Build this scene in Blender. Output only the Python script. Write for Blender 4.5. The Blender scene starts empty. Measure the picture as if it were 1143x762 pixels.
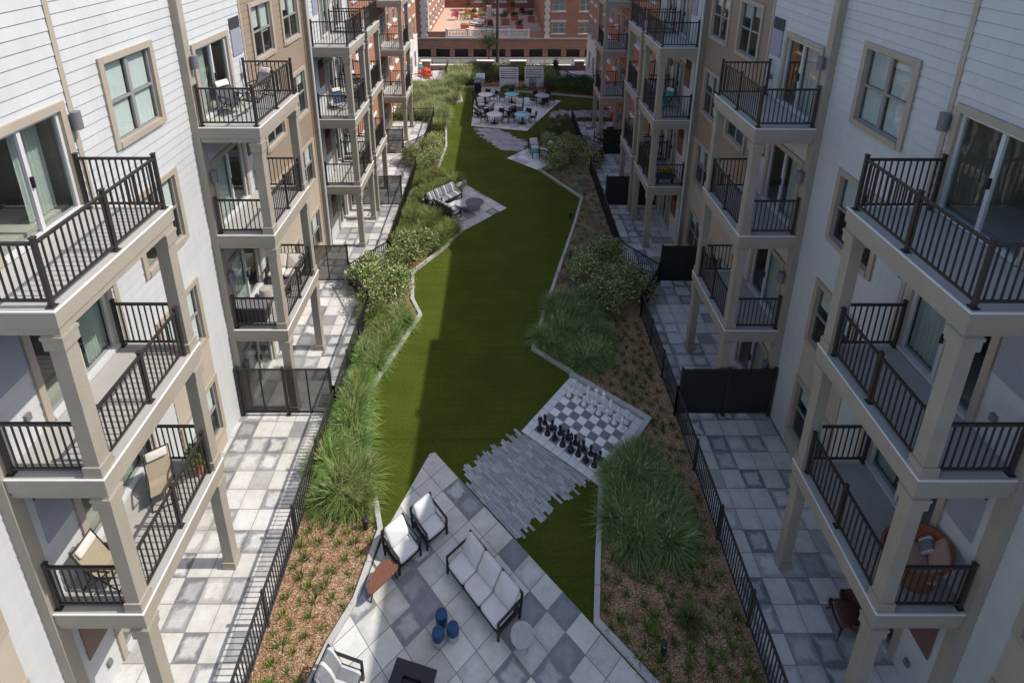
import bpy, math, random
from mathutils import Vector, Matrix
R = math.radians
rnd = random.Random(7)
scene = bpy.context.scene
col = scene.collection
LV = 3.22                                   # storey height

# ------------------------------------------------------------------ materials
def nodes(name):
    m = bpy.data.materials.new(name); m.use_nodes = True
    nt = m.node_tree; b = nt.nodes['Principled BSDF']
    return m, nt, b
def N(nt, typ, **kw):
    n = nt.nodes.new(typ)
    for k, v in kw.items():
        if k.startswith('i_'):
            n.inputs[k[2:].replace('_', ' ')].default_value = v
        else: setattr(n, k, v)
    return n
def math_node(nt, op, a, b=None):
    n = nt.nodes.new('ShaderNodeMath'); n.operation = op
    for i, q in enumerate((a, b)):
        if q is None: continue
        if isinstance(q, (int, float)): n.inputs[i].default_value = q
        else: nt.links.new(q, n.inputs[i])
    return n.outputs[0]
def mixc(nt, fac, a, b, blend='MIX'):
    n = nt.nodes.new('ShaderNodeMix'); n.data_type = 'RGBA'; n.blend_type = blend
    for s, q in ((0, fac), (6, a), (7, b)):
        if isinstance(q, (int, float)): n.inputs[s].default_value = q
        elif isinstance(q, tuple): n.inputs[s].default_value = (*q, 1)
        else: nt.links.new(q, n.inputs[s])
    return n.outputs[2]
def ramp(nt, fac, stops, interp='LINEAR'):
    n = nt.nodes.new('ShaderNodeValToRGB'); n.color_ramp.interpolation = interp
    el = n.color_ramp.elements
    while len(el) < len(stops): el.new(0.5)
    for e, (p, c) in zip(el, stops): e.position = p; e.color = (*c, 1)
    nt.links.new(fac, n.inputs[0]); return n.outputs[0]
def noise(nt, coord, scale, detail=3, rough=.6):
    n = nt.nodes.new('ShaderNodeTexNoise'); n.inputs['Scale'].default_value = scale
    n.inputs['Detail'].default_value = detail; n.inputs['Roughness'].default_value = rough
    if coord is not None: nt.links.new(coord, n.inputs['Vector'])
    return n.outputs['Fac']
def objco(nt): return nt.nodes.new('ShaderNodeTexCoord').outputs['Object']
def scaled(nt, co, s):
    n = nt.nodes.new('ShaderNodeMapping'); n.inputs['Scale'].default_value = s
    nt.links.new(co, n.inputs['Vector']); return n.outputs[0]
def N_sep(nt, co, k):
    sp = nt.nodes.new('ShaderNodeSeparateXYZ'); nt.links.new(co, sp.inputs[0]); return sp.outputs[k]
def bump(nt, b, h, strength, dist=.02):
    n = nt.nodes.new('ShaderNodeBump'); n.inputs['Strength'].default_value = strength
    n.inputs['Distance'].default_value = dist
    nt.links.new(h, n.inputs['Height']); nt.links.new(n.outputs[0], b.inputs['Normal'])
def mat(name, c, rough=.7, var=.10, scale=3., fine=40., bmp=.0, metal=0., spec=.4, stretch=(1, 1, 1)):
    m, nt, b = nodes(name)
    b.inputs['Roughness'].default_value = rough; b.inputs['Metallic'].default_value = metal
    b.inputs['Specular IOR Level'].default_value = spec
    co = scaled(nt, objco(nt), stretch)
    f = math_node(nt, 'ADD', math_node(nt, 'MULTIPLY', noise(nt, co, scale), .6), math_node(nt, 'MULTIPLY', noise(nt, co, fine, 2), .4))
    lo = tuple(x * (1 - var) for x in c); hi = tuple(min(1, x * (1 + var)) for x in c)
    nt.links.new(ramp(nt, f, [(.3, lo), (.7, hi)]), b.inputs['Base Color'])
    if bmp: bump(nt, b, noise(nt, co, fine, 4), bmp)
    return m
M = {}
def board_mat(name, c, seed):
    m, nt, b = nodes(name); b.inputs['Roughness'].default_value = .6; b.inputs['Specular IOR Level'].default_value = .35
    p = nt.nodes.new('ShaderNodeNewGeometry').outputs['Position']
    cb = nt.nodes.new('ShaderNodeCombineXYZ'); nt.links.new(math_node(nt, 'ADD', N_sep(nt, p, 1), seed), cb.inputs[0]); nt.links.new(N_sep(nt, p, 2), cb.inputs[1])
    t = nt.nodes.new('ShaderNodeTexBrick'); nt.links.new(cb.outputs[0], t.inputs['Vector']); t.offset = .37; t.offset_frequency = 3
    for k, v in (('Scale', 1.), ('Brick Width', 3.6), ('Row Height', .225), ('Mortar Size', .0035), ('Mortar Smooth', .2)): t.inputs[k].default_value = v
    t.inputs['Color1'].default_value = (*[x*.975 for x in c], 1); t.inputs['Color2'].default_value = (*[min(1, x*1.02) for x in c], 1); t.inputs['Mortar'].default_value = (*[x*.78 for x in c], 1)
    st = noise(nt, scaled(nt, p, (1, 5, .35)), 1.3, 4); g = noise(nt, p, .5, 3)
    k = mixc(nt, .18, t.outputs[0], ramp(nt, st, [(.25, (.36, .355, .35)), (.6, (.56, .56, .56))]), 'OVERLAY')
    k = mixc(nt, .22, k, ramp(nt, g, [(.3, (.4, .4, .4)), (.7, (.6, .6, .6))]), 'OVERLAY')
    nt.links.new(k, b.inputs['Base Color']); return m
M['white_siding'] = board_mat('white_siding', (.49, .497, .502), 0)
M['tan_siding'] = board_mat('tan_siding', (.27, .207, .155), 1.7)
M['beige_panel'] = mat('beige_panel', (.42, .365, .295), .65, .05, .8, 30)
M['trim'] = mat('trim', (.325, .288, .238), .6, .12, 1.2, 25)
M['trim_light'] = mat('trim_light', (.36, .305, .245), .6, .10, 1.5, 40)
M['flashing'] = mat('flashing', (.72, .71, .70), .45, .05)
M['deck'] = mat('deck', (.35, .337, .315), .8, .09, 2., 60, .1)
M['dark_metal'] = mat('dark_metal', (.034, .028, .026), .5, .15)
M['black_metal'] = mat('black_metal', (.017, .017, .019), .5, .15)
M['grey_metal'] = mat('grey_metal', (.16, .16, .175), .45, .1)
M['vinyl'] = mat('vinyl', (.52, .52, .52), .4, .05)
M['vinyl_grey'] = mat('vinyl_grey', (.24, .235, .23), .45, .05)
M['blind'] = mat('blind', (.80, .81, .80), .6, .05)
M['curtain'] = mat('curtain', (.60, .63, .60), .85, .08, 4)
M['interior'] = mat('interior', (.58, .53, .47), .8, .1)
M['panel_grey'] = mat('panel_grey', (.27, .28, .33), .5, .08)
M['panel_brown'] = mat('panel_brown', (.17, .09, .075), .5, .08)
M['louvre_dark'] = mat('louvre_dark', (.05, .05, .055), .6, .1)
M['concrete'] = mat('concrete', (.40, .395, .375), .85, .14, 2.5, 50, .25)
M['cast_stone'] = mat('cast_stone', (.36, .355, .35), .8, .16, 9, 60, .3)
M['stone_white'] = mat('stone_white', (.68, .65, .62), .7, .08, 2)
M['asphalt'] = mat('asphalt', (.15, .148, .146), .9, .15, 2, 60, .2)
M['cushion'] = mat('cushion', (.56, .54, .54), .95, .06, 3, 150, .15)
M['cushion_light'] = mat('cushion_light', (.60, .59, .59), .95, .06, 3, 150, .15)
M['ceramic_blue'] = mat('ceramic_blue', (.014, .045, .12), .18, .25, 6)
M['chess_white'] = mat('chess_white', (.78, .78, .78), .35, .04)
M['chess_black'] = mat('chess_black', (.012, .012, .014), .3, .1)
M['sling'] = mat('sling', (.30, .25, .175), .9, .08, 6, 160, .1)
M['sling_light'] = mat('sling_light', (.60, .55, .50), .9, .06, 6)
M['wicker'] = mat('wicker', (.22, .075, .03), .6, .3, 20, 90, .5)
M['pink_cushion'] = mat('pink_cushion', (.40, .25, .20), .95, .1, 6)
M['dark_wood'] = mat('dark_wood', (.055, .018, .012), .35, .25, 8)
M['leather'] = mat('leather', (.075, .03, .022), .45, .2, 8)
M['teal'] = mat('teal', (.02, .22, .22), .5, .1)
M['orange_red'] = mat('orange_red', (.55, .07, .025), .6, .12)
M['navy'] = mat('navy', (.03, .05, .12), .8, .1)
M['table_top'] = mat('table_top', (.62, .62, .62), .3, .06, 4)
M['mosaic_top'] = mat('mosaic_top', (.22, .48, .50), .25, .3, 9, 30)
M['steel'] = mat('steel', (.55, .56, .57), .35, .1, 3, 30, 0, .6)
M['terracotta'] = mat('terracotta', (.42, .16, .085), .8, .12)
M['terrace'] = mat('terrace', (.52, .37, .285), .85, .14, .5, 20)
M['yellow'] = mat('yellow', (.75, .42, .02), .7, .2, 20)
M['pink_flower'] = mat('pink_flower', (.62, .09, .25), .8, .3, 20)
M['bark'] = mat('bark', (.09, .065, .05), .9, .25, 8, 40, .5)
M['pole_wood'] = mat('pole_wood', (.075, .055, .045), .9, .2, 3, 30, .3, stretch=(4, 4, .4))
M['canvas'] = mat('canvas', (.76, .77, .78), .8, .06)
M['grey_cushion'] = mat('grey_cushion', (.36, .33, .30), .95, .1)

def glass_mat():
    m = bpy.data.materials.new('window_glass'); m.use_nodes = True; nt = m.node_tree; nt.nodes.clear()
    out = nt.nodes.new('ShaderNodeOutputMaterial'); mx = nt.nodes.new('ShaderNodeMixShader')
    tr = nt.nodes.new('ShaderNodeBsdfTransparent'); tr.inputs[0].default_value = (.71, .765, .745, 1)
    gl = nt.nodes.new('ShaderNodeBsdfGlossy'); gl.inputs['Roughness'].default_value = .015
    wv = nt.nodes.new('ShaderNodeBump'); wv.inputs['Strength'].default_value = .12; wv.inputs['Distance'].default_value = .02; nt.links.new(noise(nt, nt.nodes.new('ShaderNodeNewGeometry').outputs['Position'], 1.6, 2), wv.inputs['Height']); nt.links.new(wv.outputs[0], gl.inputs['Normal'])
    ge = nt.nodes.new('ShaderNodeNewGeometry'); dt = nt.nodes.new('ShaderNodeVectorMath'); dt.operation = 'DOT_PRODUCT'   # Schlick, the same from both sides
    nt.links.new(ge.outputs['Normal'], dt.inputs[0]); nt.links.new(ge.outputs['Incoming'], dt.inputs[1])
    c = math_node(nt, 'ABSOLUTE', dt.outputs['Value']); c = math_node(nt, 'POWER', math_node(nt, 'SUBTRACT', 1.0, c), 4.0)
    fr = math_node(nt, 'ADD', .07, math_node(nt, 'MULTIPLY', c, .85)); fr.node.use_clamp = True
    nt.links.new(fr, mx.inputs[0]); nt.links.new(tr.outputs[0], mx.inputs[1]); nt.links.new(gl.outputs[0], mx.inputs[2])
    nt.links.new(mx.outputs[0], out.inputs[0]); return m
M['glass'] = glass_mat()
def screen_mat():                           # perforated privacy mesh: metal with open holes
    m = bpy.data.materials.new('perforated_metal'); m.use_nodes = True; nt = m.node_tree
    b = nt.nodes['Principled BSDF']; b.inputs['Base Color'].default_value = (.05, .042, .036, 1); b.inputs['Roughness'].default_value = .6
    b.inputs['Alpha'].default_value = .58
    return m
M['screen'] = screen_mat()
def uvco(nt): return nt.nodes.new('ShaderNodeUVMap').outputs[0]
def paver_mat(name, stops, seed, grout=(.20, .195, .19), joint=.016, blotch=.35):
    m, nt, b = nodes(name); b.inputs['Roughness'].default_value = .85; b.inputs['Specular IOR Level'].default_value = .25
    uv = uvco(nt)
    fl = nt.nodes.new('ShaderNodeVectorMath'); fl.operation = 'FLOOR'; nt.links.new(uv, fl.inputs[0])
    fr = nt.nodes.new('ShaderNodeVectorMath'); fr.operation = 'FRACTION'; nt.links.new(uv, fr.inputs[0])
    ad = nt.nodes.new('ShaderNodeVectorMath'); ad.operation = 'ADD'; ad.inputs[1].default_value = (seed * 7.31 + .37, seed * 3.7 + .21, seed)
    nt.links.new(fl.outputs[0], ad.inputs[0])
    wn = nt.nodes.new('ShaderNodeTexWhiteNoise'); wn.noise_dimensions = '3D'; nt.links.new(ad.outputs[0], wn.inputs[0])
    base = ramp(nt, wn.outputs['Value'], stops, 'CONSTANT')
    wn2 = nt.nodes.new('ShaderNodeTexWhiteNoise'); wn2.noise_dimensions = '4D'; nt.links.new(ad.outputs[0], wn2.inputs['Vector']); wn2.inputs['W'].default_value = 3.3
    # weathered bloom: lighter, chalky middle of each slab and streaks
    sp = nt.nodes.new('ShaderNodeSeparateXYZ'); nt.links.new(fr.outputs[0], sp.inputs[0])
    ex = math_node(nt, 'ABSOLUTE', math_node(nt, 'SUBTRACT', sp.outputs[0], .5)); ey = math_node(nt, 'ABSOLUTE', math_node(nt, 'SUBTRACT', sp.outputs[1], .5))
    edge = math_node(nt, 'MAXIMUM', ex, ey)
    nz = noise(nt, scaled(nt, uv, (2.2, 2.2, 1)), 1.0, 4, .65)
    streak = noise(nt, scaled(nt, uv, (3, 11, 1)), 1.0, 4, .7)
    inner = math_node(nt, 'SUBTRACT', math_node(nt, 'ADD', .40, math_node(nt, 'MULTIPLY', math_node(nt, 'SUBTRACT', nz, .5), .55)), edge)
    bl = math_node(nt, 'MULTIPLY', inner, 7.0); bl.node.use_clamp = True
    bl = math_node(nt, 'MULTIPLY', math_node(nt, 'MULTIPLY', bl, wn2.outputs['Value']), math_node(nt, 'ADD', .35, streak))
    bl = math_node(nt, 'MULTIPLY', bl, blotch * 1.6); bl.node.use_clamp = True
    c = mixc(nt, bl, base, (.55, .545, .53))
    grain = noise(nt, objco(nt), 70, 3)
    c = mixc(nt, .22, c, ramp(nt, grain, [(.25, (.25, .25, .25)), (.75, (.75, .75, .75))]), 'OVERLAY')
    dirt = noise(nt, objco(nt), .9, 4); c = mixc(nt, .4, c, ramp(nt, dirt, [(.3, (.36, .35, .33)), (.7, (.62, .62, .62))]), 'OVERLAY')
    stn = noise(nt, objco(nt), 4.5, 5, .7); c = mixc(nt, .35, c, ramp(nt, stn, [(.35, (.33, .32, .31)), (.55, (.54, .54, .54))]), 'OVERLAY')
    j = math_node(nt, 'GREATER_THAN', edge, .5 - joint)
    nt.links.new(mixc(nt, j, c, grout), b.inputs['Base Color'])
    h = math_node(nt, 'SUBTRACT', math_node(nt, 'MULTIPLY', grain, .15), j); bump(nt, b, h, .35, .01)
    return m
LT, MD, DK = (.47, .46, .44), (.37, .37, .36), (.17, .175, .19)
M['paver_court'] = paver_mat('paver_court', [(0, (.51, .505, .475)), (.30, (.43, .435, .40)), (.56, (.195, .20, .22)), (.78, (.57, .56, .53))], 4, blotch=.6)
M['paver_patio'] = paver_mat('paver_patio', [(0, (.52, .505, .48)), (.24, (.25, .25, .26)), (.48, (.37, .36, .34)), (.64, (.165, .17, .185)), (.84, (.51, .50, .475))], 2, blotch=.75)
M['paver_dining'] = paver_mat('paver_dining', [(0, (.68, .68, .67)), (.5, (.60, .60, .60)), (.82, (.43, .44, .455))], 3)

def lawn_mat():
    m, nt, b = nodes('lawn_turf'); b.inputs['Roughness'].default_value = .9; b.inputs['Specular IOR Level'].default_value = .12
    co = objco(nt)
    f1 = noise(nt, co, 75, 4, .85); f2 = noise(nt, co, 14, 4, .75); f3 = noise(nt, co, .55, 4); f4 = noise(nt, scaled(nt, co, (.35, 5, 1)), 1.2, 3)
    c = ramp(nt, f1, [(.3, (.019, .033, .0035)), (.5, (.060, .080, .008)), (.72, (.145, .160, .022))])
    c = mixc(nt, .8, c, ramp(nt, f2, [(.3, (.32, .32, .32)), (.7, (.68, .68, .68))]), 'OVERLAY')
    c = mixc(nt, .7, c, ramp(nt, f3, [(.3, (.38, .40, .36)), (.7, (.62, .60, .60))]), 'OVERLAY')
    sm = math_node(nt, 'FRACT', math_node(nt, 'MULTIPLY', N_sep(nt, co, 1), .27)); seam = math_node(nt, 'LESS_THAN', math_node(nt, 'ABSOLUTE', math_node(nt, 'SUBTRACT', sm, .5)), .006)
    c = mixc(nt, math_node(nt, 'MULTIPLY', seam, .35), c, (.025, .04, .006))
    spk = noise(nt, co, 38, 1); c = mixc(nt, math_node(nt, 'MULTIPLY', math_node(nt, 'GREATER_THAN', spk, .80), .55), c, (.30, .28, .14))
    c = mixc(nt, .45, c, ramp(nt, f4, [(.35, (.41, .42, .40)), (.65, (.6, .59, .58))]), 'OVERLAY')
    nt.links.new(c, b.inputs['Base Color'])
    bump(nt, b, math_node(nt, 'ADD', f1, f2), .9, .03)
    return m
M['lawn'] = lawn_mat()
def mulch_mat():
    m, nt, b = nodes('pine_mulch'); b.inputs['Roughness'].default_value = .95; b.inputs['Specular IOR Level'].default_value = .1
    co = objco(nt)
    v = nt.nodes.new('ShaderNodeTexVoronoi'); v.inputs['Scale'].default_value = 48; nt.links.new(scaled(nt, co, (1, 1.7, 1)), v.inputs['Vector'])
    w = nt.nodes.new('ShaderNodeSeparateColor'); nt.links.new(v.outputs['Color'], w.inputs[0])
    c = ramp(nt, w.outputs[0], [(0, (.13, .065, .036)), (.3, (.31, .175, .095)), (.62, (.46, .29, .175)), (.9, (.60, .43, .29)), (1, (.70, .57, .43))])
    big = noise(nt, co, 1.6, 4, .7); c = mixc(nt, .75, c, ramp(nt, big, [(.3, (.40, .28, .21)), (.5, (.52, .5, .46)), (.75, (.68, .66, .62))]), 'OVERLAY')
    nt.links.new(c, b.inputs['Base Color'])
    bump(nt, b, math_node(nt, 'ADD', w.outputs[1], noise(nt, co, 25, 4)), .9, .05)
    return m
M['mulch'] = mulch_mat()
def brick_mat(name, axis, c1, c2):
    m, nt, b = nodes(name); b.inputs['Roughness'].default_value = .85
    co = nt.nodes.new('ShaderNodeNewGeometry').outputs['Position']
    sp = nt.nodes.new('ShaderNodeSeparateXYZ'); nt.links.new(co, sp.inputs[0])
    cb = nt.nodes.new('ShaderNodeCombineXYZ'); nt.links.new(sp.outputs[axis], cb.inputs[0]); nt.links.new(sp.outputs[2], cb.inputs[1])
    t = nt.nodes.new('ShaderNodeTexBrick'); nt.links.new(cb.outputs[0], t.inputs['Vector'])
    t.inputs['Scale'].default_value = 1; t.inputs['Brick Width'].default_value = .22; t.inputs['Row Height'].default_value = .075
    t.inputs['Mortar Size'].default_value = .006; t.inputs['Color1'].default_value = (*c1, 1); t.inputs['Color2'].default_value = (*c2, 1)
    t.inputs['Mortar'].default_value = (.42, .33, .27, 1)
    n = noise(nt, co, .8, 4); n2 = noise(nt, co, 7, 3)
    c = mixc(nt, .4, t.outputs[0], ramp(nt, n, [(.3, (.38, .38, .38)), (.7, (.62, .62, .62))]), 'OVERLAY')
    c = mixc(nt, .3, c, ramp(nt, n2, [(.3, (.34, .34, .34)), (.7, (.66, .66, .66))]), 'OVERLAY')
    nt.links.new(c, b.inputs['Base Color']); return m
M['brick_side'] = brick_mat('brick_side', 1, (.40, .155, .075), (.33, .12, .06))
M['brick_front'] = brick_mat('brick_front', 0, (.40, .185, .115), (.32, .14, .09))
M['brick_garden'] = brick_mat('brick_garden', 0, (.24, .07, .055), (.18, .05, .04))
def leaf_mat(name, stops, tip=None, tipmix=.5, trans=.25):
    m, nt, b = nodes(name); b.inputs['Roughness'].default_value = .65; b.inputs['Specular IOR Level'].default_value = .25
    uv = uvco(nt); sp = nt.nodes.new('ShaderNodeSeparateXYZ'); nt.links.new(uv, sp.inputs[0])
    oi = nt.nodes.new('ShaderNodeObjectInfo')
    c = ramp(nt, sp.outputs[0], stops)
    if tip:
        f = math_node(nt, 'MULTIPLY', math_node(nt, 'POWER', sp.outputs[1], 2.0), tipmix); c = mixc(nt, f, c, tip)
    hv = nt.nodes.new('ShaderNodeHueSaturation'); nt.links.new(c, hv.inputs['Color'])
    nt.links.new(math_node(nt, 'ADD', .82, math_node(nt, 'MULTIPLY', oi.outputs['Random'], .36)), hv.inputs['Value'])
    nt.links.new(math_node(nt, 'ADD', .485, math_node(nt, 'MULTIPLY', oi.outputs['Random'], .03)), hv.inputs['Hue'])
    nt.links.new(hv.outputs[0], b.inputs['Base Color'])
    tb = nt.nodes.new('ShaderNodeBsdfTranslucent'); nt.links.new(hv.outputs[0], tb.inputs[0])
    mx = nt.nodes.new('ShaderNodeMixShader'); mx.inputs[0].default_value = trans
    nt.links.new(b.outputs[0], mx.inputs[1]); nt.links.new(tb.outputs[0], mx.inputs[2])
    nt.links.new(mx.outputs[0], nt.nodes['Material Output'].inputs[0]); return m
M['fountain_grass'] = leaf_mat('fountain_grass', [(0, (.055, .125, .018)), (.5, (.11, .215, .035)), (.84, (.19, .30, .06)), (.94, (.38, .36, .17)), (1, (.48, .42, .24))], (.30, .36, .13), .4)
M['dark_grass'] = leaf_mat('dark_grass', [(0, (.065, .13, .025)), (.5, (.125, .22, .045)), (.86, (.22, .32, .085)), (.95, (.40, .40, .22)), (1, (.5, .45, .28))], (.28, .38, .16), .45)
M['plume_grass'] = leaf_mat('plume_grass', [(0, (.075, .14, .025)), (.45, (.15, .215, .055)), (.75, (.25, .29, .11)), (1, (.46, .41, .24))], (.42, .40, .22), .55)
M['meadow_grass'] = leaf_mat('meadow_grass', [(0, (.055, .11, .015)), (.5, (.105, .175, .03)), (.82, (.17, .225, .05)), (1, (.33, .29, .13))], (.27, .28, .10), .45)
M['tuft_leaf'] = leaf_mat('tuft_leaf', [(0, (.04, .09, .014)), (.6, (.095, .17, .025)), (.88, (.20, .24, .035)), (1, (.42, .36, .07))])
M['grey_cover'] = leaf_mat('grey_cover', [(0, (.24, .23, .14)), (.5, (.36, .34, .22)), (1, (.48, .42, .30))])
M['variegated'] = leaf_mat('variegated', [(0, (.06, .11, .03)), (.34, (.14, .21, .055)), (.62, (.26, .31, .10)), (.8, (.44, .46, .21)), (1, (.66, .62, .38))])
M['hedge_leaf'] = leaf_mat('hedge_leaf', [(0, (.035, .075, .02)), (.6, (.075, .135, .04)), (1, (.14, .20, .07))])
M['plum_leaf'] = leaf_mat('plum_leaf', [(0, (.05, .03, .025)), (.6, (.11, .075, .055)), (1, (.17, .14, .07))])
M['tree_leaf'] = leaf_mat('tree_leaf', [(0, (.02, .035, .012)), (.6, (.045, .07, .02)), (1, (.09, .12, .035))])
def stripe_mat():
    m, nt, b = nodes('striped_fabric'); b.inputs['Roughness'].default_value = .95
    sp = nt.nodes.new('ShaderNodeSeparateXYZ'); nt.links.new(objco(nt), sp.inputs[0])
    f = math_node(nt, 'FRACT', math_node(nt, 'MULTIPLY', sp.outputs[0], 3.9))
    s = math_node(nt, 'ADD', math_node(nt, 'MULTIPLY', math_node(nt, 'GREATER_THAN', f, .78), .75), math_node(nt, 'MULTIPLY', noise(nt, scaled(nt, objco(nt), (30, 2, 2)), 3, 2), .35))
    nt.links.new(ramp(nt, s, [(.1, (.14, .145, .155)), (.4, (.20, .205, .22)), (.85, (.50, .50, .50))]), b.inputs['Base Color']); return m
M['striped'] = stripe_mat()
def slat_wood(name, c):
    m, nt, b = nodes(name); b.inputs['Roughness'].default_value = .55
    co = objco(nt); sp = nt.nodes.new('ShaderNodeSeparateXYZ'); nt.links.new(co, sp.inputs[0])
    f = math_node(nt, 'FRACT', math_node(nt, 'MULTIPLY', sp.outputs[0], 15))
    g = noise(nt, scaled(nt, co, (40, 3, 3)), 1.5, 4)
    k = ramp(nt, g, [(.3, tuple(x * .65 for x in c)), (.7, tuple(x * 1.3 for x in c))])
    nt.links.new(mixc(nt, math_node(nt, 'GREATER_THAN', f, .9), k, tuple(x * .25 for x in c)), b.inputs['Base Color']); return m
M['red_wood'] = slat_wood('red_wood', (.16, .062, .034))
M['slate_top'] = mat('slate_top', (.10, .095, .095), .5, .15, 4)
M['grey_top'] = mat('grey_top', (.36, .36, .37), .5, .1, 4)
def plank_mat():
    m, nt, b = nodes('plank_paver'); b.inputs['Roughness'].default_value = .8
    uv = uvco(nt); sp = nt.nodes.new('ShaderNodeSeparateXYZ'); nt.links.new(uv, sp.inputs[0])
    c = ramp(nt, sp.outputs[0], [(0, (.22, .225, .24)), (.5, (.295, .30, .315)), (1, (.38, .385, .40))])
    g = noise(nt, objco(nt), 30, 4); c = mixc(nt, .5, c, ramp(nt, g, [(.3, (.35, .35, .35)), (.7, (.65, .65, .65))]), 'OVERLAY')
    nt.links.new(c, b.inputs['Base Color']); bump(nt, b, g, .3, .01); return m
M['plank'] = plank_mat()
def chess_mat():
    m, nt, b = nodes('chess_slab'); b.inputs['Roughness'].default_value = .6
    uv = uvco(nt); sp = nt.nodes.new('ShaderNodeSeparateXYZ'); nt.links.new(uv, sp.inputs[0])
    ck = nt.nodes.new('ShaderNodeTexChecker'); ck.inputs['Scale'].default_value = 1; nt.links.new(uv, ck.inputs['Vector'])
    ck.inputs['Color1'].default_value = (.74, .74, .74, 1); ck.inputs['Color2'].default_value = (.165, .165, .18, 1)
    def inr(s): return math_node(nt, 'MULTIPLY', math_node(nt, 'GREATER_THAN', s, 1), math_node(nt, 'LESS_THAN', s, 9))
    inside = math_node(nt, 'MULTIPLY', inr(sp.outputs[0]), inr(sp.outputs[1]))
    c = mixc(nt, inside, (.58, .58, .58), ck.outputs[0])
    fr = nt.nodes.new('ShaderNodeVectorMath'); fr.operation = 'FRACTION'; nt.links.new(uv, fr.inputs[0])
    s2 = nt.nodes.new('ShaderNodeSeparateXYZ'); nt.links.new(fr.outputs[0], s2.inputs[0])
    e = math_node(nt, 'MAXIMUM', math_node(nt, 'ABSOLUTE', math_node(nt, 'SUBTRACT', s2.outputs[0], .5)), math_node(nt, 'ABSOLUTE', math_node(nt, 'SUBTRACT', s2.outputs[1], .5)))
    c = mixc(nt, math_node(nt, 'GREATER_THAN', e, .47), c, (.25, .25, .25))
    g = noise(nt, objco(nt), 5, 4); c = mixc(nt, .3, c, ramp(nt, g, [(.3, (.38, .38, .38)), (.7, (.62, .62, .62))]), 'OVERLAY')
    nt.links.new(c, b.inputs['Base Color']); return m
M['chess_slab'] = chess_mat()

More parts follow.
